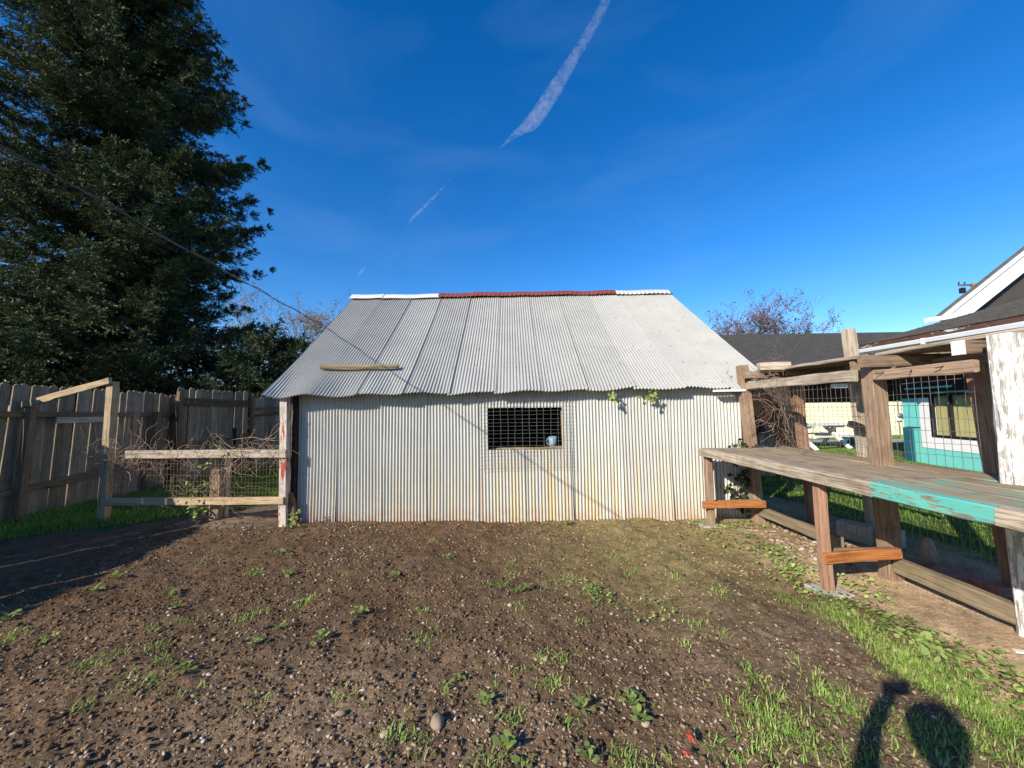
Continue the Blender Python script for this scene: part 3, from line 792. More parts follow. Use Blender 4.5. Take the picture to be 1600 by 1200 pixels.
# ------------------------------------------------------------------ wire hutch at the right
hu = thing('wire_hutch', (3.3, 3.6, 0), 'long timber framed wire hutch with a flat plywood roof, right of the shed', 'hutch')
HX = 3.06
beam('post', (3.11, 5.00, -.1), (3.01, 5.00, 2.0), .12, .10, M['hutch'], hu, up=(0, 1, 0), wob=.004, label='far corner post')
beam('post', (3.125, 3.30, -.1), (3.11, 3.30, 1.80), .125, .105, M['hutch'], hu, up=(0, 1, 0), wob=.005, label='thick middle post')
wp = beam('post', (3.165, 2.43, -.1), (3.155, 2.43, 1.89), .16, .13, M['white_post'], hu, up=(0, 1, 0), wob=.004, cham=.03, label='thick post with flaking white paint')
beam('post', (3.10, .9, -.1), (3.10, .9, 1.9), .12, .12, M['hutch'], hu, up=(0, 1, 0))
for y_, hh, mt in ((4.90, 1.86, 'redwood'), (4.22, 2.30, 'hutch_grey'), (2.97, 1.86, 'redwood'), (1.6, 1.86, 'redwood')):
    beam('rear_post', (3.86 if y_ == 4.22 else 3.74, y_, -.1), (3.74 if y_ == 4.22 else 3.60, y_, hh), .10, .09, M[mt], hu, up=(0, 1, 0))
beam('top_rail', (3.03, 4.94, 1.73), (3.02, 3.37, 1.715), .045, .10, M['hutch_grey'], hu, wob=.005)
beam('top_rail', (3.05, 3.22, 1.705), (3.05, 2.515, 1.70), .045, .085, M['hutch'], hu, wob=.005)
beam('top_rail', (3.28, 2.50, 1.70), (3.28, .7, 1.70), .045, .085, M['hutch'], hu, wob=.005)
beam('rear_rail', (3.56, 5.0, 1.80), (3.56, .8, 1.80), .045, .09, M['hutch'], hu)
for y_, x0, x1, z_ in ((4.86, 2.94, 4.2, 1.86), (4.60, 3.30, 4.2, 1.87), (3.22, 2.93, 4.2, 1.815), (3.60, 3.2, 4.2, 1.82), (2.60, 3.06, 4.2, 1.835), (1.5, 3.0, 4.2, 1.85)):
    beam('cross_beam', (x0, y_, z_), (x1, y_ + .05, z_ + .02), .045, .09, M['hutch'], hu, wob=.004)
beam('cross_beam', (2.93, 4.55, 1.93), (3.25, 4.48, 1.93), .09, .09, M['hutch_grey'], hu, label='short grey block on the roof edge')
boxm('beam_end', 3.035, 3.058, 2.57, 2.635, 1.785, 1.88, M['white_old'], hu)
def sheet(x0, x1, y0, y1, z00, z01, z10, z11, t_=.016):
    """plywood sheet; corner heights (x0y0, x0y1, x1y0, x1y1)"""
    n = 6; V = []; 
    for s_ in (0, 1):
        for a in np.linspace(0, 1, n):
            for b in np.linspace(0, 1, n):
                z_ = (z00 * (1 - a) + z10 * a) * (1 - b) + (z01 * (1 - a) + z11 * a) * b - .012 * math.sin(math.pi * b) + .01 * math.sin(7 * a + 4 * b)
                V.append((x0 + (x1 - x0) * a, y0 + (y1 - y0) * b, z_ + s_ * t_))
    F = []
    q = lambda s_, i, j: s_ * n * n + i * n + j
    for i in range(n - 1):
        for j in range(n - 1):
            F += [[q(0, i, j), q(0, i, j + 1), q(0, i + 1, j + 1), q(0, i + 1, j)], [q(1, i, j), q(1, i + 1, j), q(1, i + 1, j + 1), q(1, i, j + 1)]]
        F += [[q(0, i, 0), q(0, i + 1, 0), q(1, i + 1, 0), q(1, i, 0)], [q(0, i, n - 1), q(1, i, n - 1), q(1, i + 1, n - 1), q(0, i + 1, n - 1)],
              [q(0, 0, i), q(1, 0, i), q(1, 0, i + 1), q(0, 0, i + 1)], [q(0, n - 1, i), q(0, n - 1, i + 1), q(1, n - 1, i + 1), q(1, n - 1, i)]]
    poly('roof_sheet', V, F, M['ply'], hu)
sheet(3.12, 4.35, 4.60, 5.1, 1.915, 1.90, 1.94, 1.93)
sheet(3.20, 4.35, 3.42, 4.58, 1.885, 1.895, 1.93, 1.94)
sheet(3.24, 4.35, 2.30, 3.38, 1.895, 1.885, 1.93, 1.93)
sheet(3.20, 4.35, .8, 2.28, 1.90, 1.90, 1.93, 1.93)
beam('roof_rim', (3.185, 4.58, 1.905), (3.185, 3.42, 1.895), .02, .03, M['hutch_grey'], hu)
beam('roof_rim', (3.225, 3.38, 1.90), (3.225, 2.3, 1.91), .02, .03, M['hutch_grey'], hu)
# base timbers and mid rail
beam('base_timber', (3.09, 4.94, .155), (3.09, 3.74, .155), .06, .11, M['timber_base'], hu)
beam('base_timber', (3.10, 3.22, .155), (3.13, 2.45, .135), .06, .12, M['timber_base'], hu)
beam('base_timber', (3.10, 2.4, .135), (3.10, .8, .135), .06, .12, M['timber_base'], hu)
beam('mid_rail', (3.44, 4.98, .905), (3.44, .8, .905), .04, .09, M['hutch'], hu)
beam('block', (3.62, 4.16, 1.26), (3.90, 4.16, 1.17), .05, .07, M['lumber'], hu)
# welded wire
lines = []
ys = np.arange(.9, 4.98, .062)
for y_ in ys:
    ph_ = rng.uniform(0, 6); a_ = rng.uniform(.001, .006); lines.append([(3.47 + rng.normal(0, .002), y_ + a_ * math.sin(z * 5 + ph_), z) for z in np.linspace(.12, 1.75, 12)])
for z_ in np.arange(.14, 1.76, .10):
    lines.append([(3.468, y_, z_ + .006 * math.sin(y_ * 4 + z_ * 9) + rng.normal(0, .0015)) for y_ in np.linspace(.9, 4.98, 60)])
tubes('wire_mesh', lines, .0021, M['wire'], hu)
# nails
for y_, a_ in ((3.12, .3), (2.9, -.2), (2.68, .2)):
    beam('nail', (3.03, y_, 1.72), (2.985, y_ + a_ * .1, 1.70 + a_ * .03), .004, .004, M['black'], hu, seg=2)
vine('dead_vine', 'dry bare vine draped over the far end of the wire hutch', [
    dict(n=40, p0=(3.03, 4.6, 1.84), p1=(3.06, 4.42, 1.78), spread=(.03, .06, .03), k=7, curl=.5, up=-.1),
    dict(n=22, p0=(3.15, 4.85, 1.7), p1=(3.2, 4.6, 1.1), spread=(.06, .06, .2), k=14, curl=.3, up=-.12),
    dict(n=18, p0=(3.42, 4.95, 1.3), p1=(3.45, 4.85, 1.05), spread=(.04, .1, .1), k=12, curl=.35)], M['twig'])
vine('dark_creeper', 'dense dark dry creeper hanging behind the far end of the hutch', [
    dict(n=420, p0=(4.08, 5.95, 1.9), p1=(4.12, 5.95, 1.0), spread=(.05, .05, .3), k=14, curl=.35, up=-.12)], M['twig_grey'])
vine('climbing_ivy', 'green ivy climbing the far corner post of the hutch beside the shed', [
    dict(n=26, p0=(3.0, 5.06, .05), p1=(3.02, 5.08, 1.75), spread=(.015, .02, .1), k=8, curl=.3, up=.15, rad=(.0015, .003))], M['twig'], (90, M['clover'], .05), 'ivy')
vine('ivy_clump', 'dark leafy ivy clump under the far end of the workbench', [
    dict(n=20, p0=(2.86, 4.98, .3), p1=(2.9, 4.98, .85), spread=(.06, .03, .1), k=6, curl=.4, rad=(.0015, .003))], M['twig'], (110, M['laurel'], .09), 'ivy')
tubes_o = tubes('loose_cane', [[(3.02, 4.0, .955), (3.05, 4.12, .965), (3.2, 4.25, 1.02), (3.32, 4.3, 1.12), (3.36, 4.3, 1.28)]], .004, M['twig'], None, 5)
tag(tubes_o, 'loose curled cane on the bench by the red hutch post', 'cane')

# ------------------------------------------------------------------ workbench
be = thing('workbench', (2.75, 3.4, 0), 'long weathered timber workbench with a worn teal painted near end', 'workbench')
BX, BT = 2.36, .95
yb = 2.66
for i_, (xa, wd) in enumerate(((2.52, .235), (2.762, .235), (3.004, .235), (3.25, .24))):
    far_y = 4.86 - .0 * i_
    segs = [(far_y, yb + .003, 'bench'), (yb - .003, .75, 'teal_bench_top')]
    for a, b, mt in segs:
        if i_ == 2:  # notched around the posts
            pass
        beam('top_plank', (xa, a, BT - .022), (xa, b, BT - .022), wd, .042, M[mt], be, wob=.0035, cham=.005, ends=1, label='plank with worn teal paint' if mt != 'bench' else None)
# front edge board: bare, then teal, then bare
beam('front_board', (BX, 4.88, BT - .045), (BX, 2.552, BT - .045), .075, .095, M['bench_edge'], be, wob=.005, cham=.008, ends=1)
beam('front_board', (BX, 2.55, BT - .045), (BX, 1.90, BT - .045), .075, .095, M['teal_bench'], be, wob=.003, cham=.008, ends=1, label='teal painted stretch of the front board')
beam('front_board', (BX, 1.898, BT - .045), (BX, .75, BT - .045), .075, .095, M['bench_edge'], be, wob=.004, cham=.008, ends=1)
beam('leg', (2.42, 4.84, -.02), (2.42, 4.84, .855), .08, .07, M['hutch'], be, up=(0, 1, 0), label='far leg')
beam('leg', (2.435, 3.10, 0), (2.425, 3.10, .855), .068, .068, M['redwood'], be, up=(0, 1, 0))
beam('leg', (2.42, 1.3, 0), (2.42, 1.3, .855), .09, .09, M['hutch'], be, up=(0, 1, 0))
for y_ in (4.84, 3.13, 1.3):
    beam('joist', (2.42, y_ + .0, .868), (3.3, y_, .868), .05, .07, M['hutch'], be)
    beam('cross_brace', (2.30 if y_ > 4 else 2.395, y_ - .065, .275), (3.06, y_ - .065 if y_ > 4 else y_ + .02, .275), .035, .085, M['orange'], be)
    beam('cross_brace', (2.46, y_ + .065, .27), (3.06, y_ + .08, .27), .035, .06, M['hutch'], be)
tag(boxm('paver', 2.33, 2.56, 3.0, 3.22, -.03, .028, M['concrete'], bev=.01), 'small concrete paver under the red bench leg', 'paver')
tag(boxm('paver', 2.28, 2.5, 4.74, 4.95, -.03, .02, M['concrete'], bev=.01), 'flat stone pad under the far bench leg', 'paver')
b_ = beam('white_batten', (2.84, 2.30, .03), (3.2, 2.13, .03), .05, .03, M['white_old'], None); tag(b_, 'pale wooden batten lying at the foot of the white post', 'batten')
b_ = beam('scrap_batten', (2.62, 4.62, .03), (3.0, 4.52, .03), .03, .015, M['hutch_grey'], None); tag(b_, 'thin pale batten lying in the weeds by the far bench leg', 'batten')

# blocks and slabs inside the hutch
def block(name, label, loc, size, rz, mat, tilt=0, cat_='block'):
    o = boxm(name, -size[0] / 2, size[0] / 2, -size[1] / 2, size[1] / 2, 0, size[2], mat, None, Matrix.Translation(loc) @ Matrix.Rotation(rz, 4, 'Z') @ Matrix.Rotation(tilt, 4, 'X'), bev=.006)
    return tag(o, label, cat_)
block('concrete_block', 'pale concrete block behind the hutch wire, the farther of two', (3.66, 4.22, -.01), (.16, .30, .21), .5, M['concrete'])
block('concrete_block', 'upright pale concrete block behind the hutch wire, the nearer of two', (3.82, 4.0, -.01), (.17, .14, .21), .2, M['concrete'])
stone('white speckled rock standing behind the hutch wire by the middle post', 3.66, 3.5, .10, 21, (.55, .5, 1.5), mat=M['speckle'] if 'speckle' in M else M['stone_p'], name='rock', cat_='rock')
block('brick_slab', 'pink brick slab lying flat inside the hutch, farther one', (3.62, 3.28, .0), (.24, .26, .07), .4, M['brick_slab'], .1, 'slab')
block('brick_slab', 'pink brick slab tilted inside the hutch beside the brown rear post', (3.68, 3.0, .0), (.26, .24, .09), -.2, M['brick_slab'], -.15, 'slab')
block('brick_slab', 'dark red brick scrap under the nearest hutch slab', (3.42, 2.85, .0), (.16, .2, .05), .7, M['brick_slab'], 0, 'slab')
block('wood_offcut', 'grey wood offcut leaning at the base timber beside the slabs', (3.33, 3.28, .02), (.12, .10, .10), .8, M['timber_base'], .3, 'offcut')

# pile of tan boards and crate seen through the far end of the hutch
pile = thing('wooden_pallet', (5.2, 8.2, 0), 'tan wooden pallet boards standing behind the far end of the hutch', 'pallet')
for i_ in range(5):
    beam('board', (4.75 + i_ * .17, 8.2, 0), (4.75 + i_ * .17 + .02, 8.2, .95 + .12 * math.sin(i_ * 2)), .15, .025, M['lumber'], pile, up=(0, 1, 0))
beam('cross_board', (4.7, 8.17, .62), (5.6, 8.17, .62), .03, .1, M['hutch_grey'], pile); beam('cross_board', (4.7, 8.17, .2), (5.6, 8.17, .2), .03, .1, M['hutch_grey'], pile)
scr = thing('dark_screen', (5.2, 8.9, 0), 'dark slatted timber screen behind the pallet, right of the shed', 'screen')
for i_ in range(12):
    beam('slat', (4.0 + i_ * .24, 8.9 - .0 * i_, 0), (4.0 + i_ * .24, 8.9, 2.2), .22, .03, M['dark_wood'], scr, up=(0, 1, 0))

# ------------------------------------------------------------------ teal house with the gutter
th = thing('teal_house', (11, 8, 0), 'teal house with white window surround, low shingled roof and white gutter', 'house')
wd = Vector((-.22, -1.0, 0)).normalized(); wn = Vector((-wd.y * -1, 0, 0))
W0 = Vector((10.26, 10.15, 0)); ang = math.atan2(wd.y, wd.x)
MW = Matrix.Translation(W0) @ Matrix.Rotation(ang, 4, 'Z')      # local x runs towards the camera, local +y points east
def wbox(name, a, b, z0, z1, d0, d1, mat, label=None, parent=th):
    o = boxm(name, a, b, d0, d1, z0, z1, mat, parent, MW)
    if label: o['label'] = label
    return o
# wall panels round the window opening (local x .87..2.6, z .70..1.50 )
wbox('wall_panel', 0, .55, 0, 1.62, 0, .12, M['teal'])
wbox('upper_wall', 0, 7., 1.76, 3.1, -.02, .12, M['brown_wall'])  # eave shade put into the colour: teal wall turns brown above the lit part
wbox('upper_wall', 0, .86, 1.623, 1.757, -.005, .12, M['brown_wall'])  # same eave shade in the colour, left of the window
wbox('upper_wall', 2.8, 7., 1.623, 1.757, -.005, .12, M['brown_wall'])  # same eave shade in the colour, right of the window
wbox('wall_panel', .553, 7.0, 0, .40, 0, .12, M['teal'])
wbox('window_surround', .553, .86, .403, 1.62, -.012, .12, M['white'])
wbox('window_surround', .863, 7.0, .403, .67, -.012, .12, M['white'])
wbox('window_surround', 2.8, 7.0, .673, 1.62, -.012, .12, M['white'])
wbox('end_wall', .0, .12, 0, 3.1, .123, 6, M['teal'])
win = wbox('window', .865, 2.795, .675, .73, -.02, .05, M['black'])
for a, b, z0, z1 in ((.865, .93, .73, 1.71), (2.73, 2.795, .73, 1.71), (.93, 2.73, 1.66, 1.715), (1.38, 1.42, .73, 1.66)):
    f_ = boxm('frame', a, b, -.02, .05, z0, z1, M['black'], win, MW)
boxm('curtain', .93, 2.73, .07, .09, .73, 1.68, M['curtain'], win, MW)
boxm('pane', .93, 2.73, .03, .036, .73, 1.66, M['glass'], win, MW)
wbox('window_ledge', .12, .54, .88, .90, -.02, 0, M['teal_dark'])
bd = boxm('post_shadow_panel', .10, .40, -.10, -.06, 0, .88, M['teal_dark'], None, MW); tag(bd, 'dark teal panel standing in for a post shadow at the corner of the teal wall', 'board')  # added slab, its dark colour stands in for a cast shadow on the wall
# roof: eave line from far to near, rising to the east
E0 = Vector((9.11, 10.0, 3.03)); E1 = Vector((7.54, 2.78, 2.745)); ed = (E1 - E0)
def roofpt(s_, t_, lift=0): # s along eave 0..1, t metres east
    return E0 + ed * s_ + Vector((1, 0, 0)) * t_ * 1. + Vector((0, 0, .262 * t_ + lift))
L_ = ed.length
n_c = 34
V, F = [], []
for i_ in range(n_c):
    t0 = i_ * .155; t1 = t0 + .175
    lift0, lift1 = .026, .004
    for (tt, lf) in ((t0, 0.0), (t0, lift0), (t1, lift1)):
        for s_ in np.linspace(0, 1, 24):
            V.append(roofpt(s_, tt, lf + .004 * math.sin(s_ * 90 + i_ * 2)))
    b_ = i_ * 72
    for q in range(23):
        F += [[b_ + q, b_ + q + 1, b_ + 24 + q + 1, b_ + 24 + q], [b_ + 24 + q, b_ + 24 + q + 1, b_ + 48 + q + 1, b_ + 48 + q]]
o = poly('shingle_courses', V, F, M['shingle'], th); o['kind'] = 'stuff'
# roof deck / underside
top = [roofpt(0, -.02, -.02), roofpt(1, -.02, -.02), roofpt(1, 5.4, -.02), roofpt(0, 5.4, -.02)]
prism('roof_deck', top, (0, 0, -.05), M['soffit'], th)
beam('fascia', roofpt(0, -.035, -.09), roofpt(1, -.035, -.09), .03, .15, M['fascia'], th, wob=.001)
beam('verge_board', roofpt(0, 0, -.06) + Vector((0, .03, 0)), roofpt(0, 5.4, -.06) + Vector((0, .03, 0)), .03, .14, M['fascia'], th, wob=.001)
# gutter: half-round trough
gl, gr = roofpt(-.005, -.12, -.16), roofpt(1, -.12, -.16)
V, F = [], []
prof = [(.07, .05), (-.055, .055), (-.075, .04), (-.065, -.03), (-.03, -.055), (.06, -.055), (.062, .05)]
for p in (gl, gr):
    for (a, b) in prof: V.append(p + Vector((a, 0, b)))
m_ = len(prof); F = [[j, j + 1, m_ + j + 1, m_ + j] for j in range(m_ - 1)] + [list(range(m_))]
poly('gutter', V, F, M['gutter'], th)
for s_ in (.3, .62):
    p = roofpt(s_, -.12, -.16); boxm('gutter_joint', p.x - .08, p.x + .07, p.y - .03, p.y + .03, p.z - .06, p.z + .062, M['gutter'], th)
# rafters and tube under the eave
for i_ in range(7):
    s_ = .05 + i_ * .13; beam('rafter', roofpt(s_, .0, -.12), roofpt(s_, 2.6, -.12), .05, .10, M['soffit'], th)
beam('teal_beam', (10.12, 9.9, 1.86), (9.83, 8.6, 1.86), .03, .045, M['teal'], th)
# upper gable
gz = [(11.50, 3.81), (13.61, 5.35), (15.94, 7.07), (20.0, 3.86)]
def gab(name, off, th_, y0, y1, mat, zlo):
    pts = []
    a, b = Vector((gz[0][0], y0, gz[0][1] - zlo)), Vector((gz[2][0], y0, gz[2][1] - zlo))
    return prism(name, [a, b, b - Vector((0, 0, th_)), a - Vector((-.0, 0, th_))], (0, y1 - y0, 0), mat, th)
gab('gable_roof', 0, .06, 10.19, 10.28, M['shingle'], -.03)
gab('gable_trim', 0, .10, 10.13, 10.185, M['white'], .035)
gab('bargeboard', 0, .42, 10.17, 10.21, M['white_old'], .165)
prism('gable_wall', [(12.1, 10.36, 3.4), (15.94, 10.36, 6.7), (20, 10.36, 3.4)], (0, .08, 0), M['soffit'], th)
prism('gable_roof', [(15.94, 10.19, 7.07), (20, 10.19, 3.86), (20, 10.19, 3.80), (15.94, 10.19, 7.01)], (0, .28, 0), M['shingle'], th)
beam('trim', (11.13, 10.17, 3.70), (11.87, 10.17, 3.81), .12, .12, M['white'], th)

# ------------------------------------------------------------------ cream house behind
ch = thing('cream_house', (14, 18, 0), 'cream clapboard house with a long dark shingled roof, behind the hutch', 'house')
for i_ in range(14):
    z0 = .12 + i_ * .19
    V = [(12.25, 17.52, z0), (19.5, 17.52, z0), (19.5, 17.545, z0 + .19), (12.25, 17.545, z0 + .19), (12.25, 17.6, z0), (19.5, 17.6, z0), (19.5, 17.6, z0 + .19), (12.25, 17.6, z0 + .19)]
    poly('siding_board', V, [(0, 1, 2, 3), (0, 4, 5, 1), (0, 3, 7, 4), (1, 5, 6, 2)], M['cream'] if z0 < 1.62 else M['brown_wall'], ch)  # upper boards brown instead of cream, painting in the shade below the eave
boxm('corner_trim', 12.1, 12.24, 17.48, 17.6, .1, 2.9, M['white'], ch)
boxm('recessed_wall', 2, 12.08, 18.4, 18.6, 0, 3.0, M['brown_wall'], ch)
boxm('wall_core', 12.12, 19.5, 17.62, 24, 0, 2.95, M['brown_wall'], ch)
boxm('foundation', 12.2, 19.5, 17.56, 17.61, 0, .12, M['concrete'], ch)
# roof with courses
V, F = [], []
for i_ in range(36):
    t0, t1 = i_ / 36, (i_ + 1) / 36 + .004
    for (tt, lf) in ((t0, 0.0), (t0, .03), (t1, .0)):
        for x_ in np.linspace(1, 30, 20): V.append((x_, 15.9 + 8.1 * tt, 2.95 + 3.1 * tt + lf))
    b_ = i_ * 60
    for q in range(19): F += [[b_ + q, b_ + q + 1, b_ + 20 + q + 1, b_ + 20 + q], [b_ + 20 + q, b_ + 20 + q + 1, b_ + 40 + q + 1, b_ + 40 + q]]
o = poly('shingle_courses', V, F, M['shingle_dark'], ch); o['kind'] = 'stuff'
prism('roof_deck', [(1, 15.9, 2.93), (30, 15.9, 2.93), (30, 24, 6.03), (1, 24, 6.03)], (0, 0, -.08), M['soffit'], ch)
prism('rear_roof', [(1, 24, 6.05), (30, 24, 6.05), (30, 32, 3.0), (1, 32, 3.0)], (0, 0, -.1), M['shingle_dark'], ch)
boxm('fascia', 1, 30, 15.84, 15.89, 2.78, 2.97, M['soffit'], ch)
boxm('eave_lamp', 13.9, 14.6, 16.6, 16.75, 2.25, 2.42, M['white_old'], ch)
mt = thing('electric_meter', (17.45, 17.4, .9), 'round grey electric meter on the cream clapboard wall', 'meter')
boxm('meter_box', 17.33, 17.58, 17.42, 17.5, .75, 1.05, M['white_old'], mt, bev=.02)
bpy_me = stone('x', 17.45, 17.4, .12, 2, (1, .6, 1), name='dial', mat=M['wire']); bpy_me.location = (17.45, 17.4, .98); bpy_me.parent = mt; bpy_me.matrix_parent_inverse = mw(mt).inverted()
for k_ in ('label', 'category'): del bpy_me[k_]
tubes('conduit', [[(17.45, 17.46, .75), (17.45, 17.46, .1)], [(17.45, 17.46, 1.1), (17.45, 17.46, 2.6)]], .03, M['wire'], mt, 6)

# picnic table
pt = thing('picnic_table', (10.9, 13.6, 0), 'white painted picnic table on the lawn before the cream house', 'table', rz=0)
PM = Matrix.Translation((10.75, 13.6, 0)) @ Matrix.Rotation(R(15), 4, 'Z')
def pb(name, a, b, w_, h_, up=(0, 0, 1)):
    beam(name, PM @ Vector(a), PM @ Vector(b), w_, h_, M['white_old'], pt, wob=.001, up=up)
for i_ in range(5): pb('top_plank', (-1.2, -.32 + i_ * .16, .80), (1.2, -.32 + i_ * .16, .80), .15, .04)
for s_ in (-1, 1):
    for i_ in range(2): pb('seat_plank', (-1.2, s_ * (.62 + i_ * .14), .45), (1.2, s_ * (.62 + i_ * .14), .45), .13, .04)
for xx in (-.75, .75):
    for s_ in (-1, 1): pb('leg', (xx + s_ * .05 - .25, -s_ * .15, .78), (xx + s_ * .2, s_ * .62, 0), .10, .09, up=(1, 0, 0))
    pb('leg_brace', (xx, -.72, .42), (xx, .72, .42), .04, .09); pb('top_brace', (xx, -.36, .74), (xx, .36, .74), .04, .08)
    pb('leg', (xx + .02, .0, .76), (xx + .05, .05, .4), .05, .07, up=(1, 0, 0))
tc_ = block('green_tub', 'small dark green tub beside the picnic table', (11.75, 13.6, 0), (.28, .28, .45), .3, M['teal_dark'], 0, 'tub')

# utility pole far away
up_ = thing('utility_pole', (55, 45, 0), 'far utility pole with crossarm, left of the white gable', 'pole')
beam('pole', (55.2, 45, 0), (55.2, 45, 15.8), .35, .35, M['hutch'], up_)
beam('crossarm', (53.4, 45, 15.6), (57.0, 45, 15.7), .14, .2, M['twig_grey'], up_)
for xx in (53.5, 54.2, 56.4): beam('insulator', (xx, 45, 15.7), (xx, 45, 16.0), .1, .1, M['black'], up_)
beam('transformer', (53.6, 44.8, 14.6), (53.6, 44.8, 15.2), .4, .4, M['black'], up_)

# ------------------------------------------------------------------ trees
def spruce(name, label, x0, y0, H_, prof, nb, seed, zmin=1.5, tw=.135, dens=1., cat_='tree'):
    r2 = np.random.default_rng(seed)
    t = thing(name, (x0, y0, 0), label, cat_)
    ts = np.linspace(0, 1, 14)
    tubes('trunk', [[(x0 + .12 * math.sin(q * 3), y0, -.2 + q * H_) for q in ts]], .42, M['bark'], t, 10, .08)
    parts = []; limbs = []; lr = []
    pz, pr_ = zip(*prof)
    for b in range(nb):
        f = (b + r2.uniform()) / nb
        z = zmin + (H_ - .6 - zmin) * f ** 1.05
        az = r2.uniform(0, 2 * np.pi)
        facing = -math.sin(az) * .8 + math.cos(az) * .5
        Rm = np.interp(z, pz, pr_) * (r2.uniform(.62, 1.03) if f > .25 else r2.uniform(.5, 1.1))
        n = 14; s = np.linspace(0, 1, n)
        droop = (-.26 - .16 * (1 - f)) * Rm
        P = np.stack([x0 + Rm * s * math.cos(az) + .12 * Rm * s * s * math.sin(az) * r2.normal(), y0 + Rm * s * math.sin(az), z + droop * np.sin(s * np.pi * .62) + .16 * Rm * s ** 3 + .1 * Rm * s * f], -1)
        limbs.append(P[:11]); lr.append(.014 + .009 * Rm)
        dvec = np.gradient(P, axis=0); dvec /= np.linalg.norm(dvec, axis=1)[:, None]
        step = (.13 if facing > -.2 else .24) / dens
        m = int(Rm / step)
        if m < 2: m = 2
        q = r2.uniform(.16, 1, m); 
        bp = np.stack([np.interp(q, s, P[:, k_]) for k_ in range(3)], -1); bd = np.stack([np.interp(q, s, dvec[:, k_]) for k_ in range(3)], -1)
        for side in (-1, 0, 1):
            lat = np.cross(bd, [0, 0, 1.]) * side + (np.array([0, 0, .9]) if side == 0 else 0); lat /= np.linalg.norm(lat, axis=1)[:, None] + 1e-9
            td = bd * .75 + lat * r2.uniform(.5, 1.2, (m, 1)) + np.array([0, 0, -.38 if side else 0.]) + r2.normal(0, .15, (m, 3)); td /= np.linalg.norm(td, axis=1)[:, None]
            tl = (1 if side else .45) * (.22 + .75 * np.sin(np.pi * np.clip(q, 0, 1) ** .8) * .5 * min(1, Rm / 3)) * r2.uniform(.6, 1.3, m)
            nk = 9
            u = np.linspace(.08, 1, nk)
            C_ = bp[:, None, :] + td[:, None, :] * tl[:, None, None] * u[None, :, None]; C_[..., 2] += (-.10 * u ** 2 + .10 * u ** 4)[None, :] 
            C_ = C_.reshape(-1, 3); TD = np.repeat(td, nk, 0)
            for rep in range(3):
                dd = TD + r2.normal(0, .42, TD.shape) + np.array([0, 0, .05]); dd /= np.linalg.norm(dd, axis=1)[:, None]
                N_ = r2.normal(size=TD.shape) + np.array([0, 0, .6])
                k_ = len(C_); parts.append(leaves_np(C_ + r2.normal(0, .02, C_.shape), dd, N_, r2.uniform(.07, .14, k_) * tw / .135, r2.uniform(.020, .034, k_) * tw / .135))
    tubes('limbs', limbs, lr, M['bark'], t, 4, .2)
    V, F = cat(parts)
    link('crown', mesh_np('crown', V, F, False, [M['spruce']]), None, t)
    print(name, len(F))
    return t
spruce('spruce_tree', 'huge dark spruce towering behind the left fence', -14.0, 13.2, 21.5,
       [(0, 3.6), (2, 4.4), (4, 4.8), (7.5, 5.0), (10, 4.75), (12.5, 4.4), (14, 4.1), (15.5, 3.6), (16.6, 2.9), (19, 1.7), (21.5, .2)], 640, 3, zmin=2.6, dens=1.15)
spruce('young_spruce', 'smaller dark conifer filling the gap between the big spruce and the shed', -8.6, 13.6, 4.9, [(0, 2.2), (2, 2.5), (3.5, 2.6), (4.9, .4)], 150, 5, zmin=.4)

def leafy_bush(name, label, c, r3, n, mat, sz, seed, cat_='bush', lump=5):
    r2 = np.random.default_rng(seed); c = np.array(c, float); r3 = np.array(r3, float)
    t = thing(name, (c[0], c[1], 0), label, cat_)
    L = []
    for _ in range(26):
        d = r2.normal(size=3); d[2] = abs(d[2]) + .3; d /= np.linalg.norm(d)
        e = c + d * r3 * .85; L.append(np.array([[c[0], c[1], 0], (c + np.array([c[0], c[1], 0])) / 2 + r2.normal(0, .15, 3), e]))
    tubes('stems', L, .02, M['bark'], t, 4, .3)
    cen = c + r2.normal(size=(lump * 7, 3)) * r3 * .48
    k_ = r2.integers(0, len(cen), n); C_ = cen[k_] + r2.normal(size=(n, 3)) * r3 * .2
    C_ = C_[C_[:, 2] > .05]; n = len(C_)
    V, F = leaves_np(C_, rdir(n, .1), rdir(n, .5), r2.uniform(.6, 1.1, n) * sz, r2.uniform(.35, .6, n) * sz)
    link('crown', mesh_np('crown', V, F, False, [mat]), None, t)
leafy_bush('laurel_bush', 'dark laurel bush behind the fence against the shed end', (-7.6, 14.2, 1.9), (1.3, 1.2, 1.5), 12000, M['laurel'], .13, 4)
leafy_bush('laurel_bush', 'dark laurel bush behind the middle fence section under the spruce', (-10.3, 12.9, 1.5), (1.6, 1.0, 1.2), 12000, M['laurel'], .13, 6)
leafy_bush('hedge_bush', 'dark bush behind the leaning fence below the spruce trunk', (-12.5, 10.6, 1.5), (1.8, 1.2, 1.1), 12000, M['laurel'], .13, 8)
leafy_bush('pale_bush', 'pale sunlit bush showing at the far left over the fence', (-21.5, 16, 2.3), (2.6, 1.5, 2.0), 14000, M['pale_leaf'], .16, 9)
leafy_bush('pale_bush', 'olive green bush over the fence left of the spruce trunk', (-17.6, 15.5, 1.9), (2.0, 1.3, 1.5), 12000, M['pale_leaf'], .15, 12)

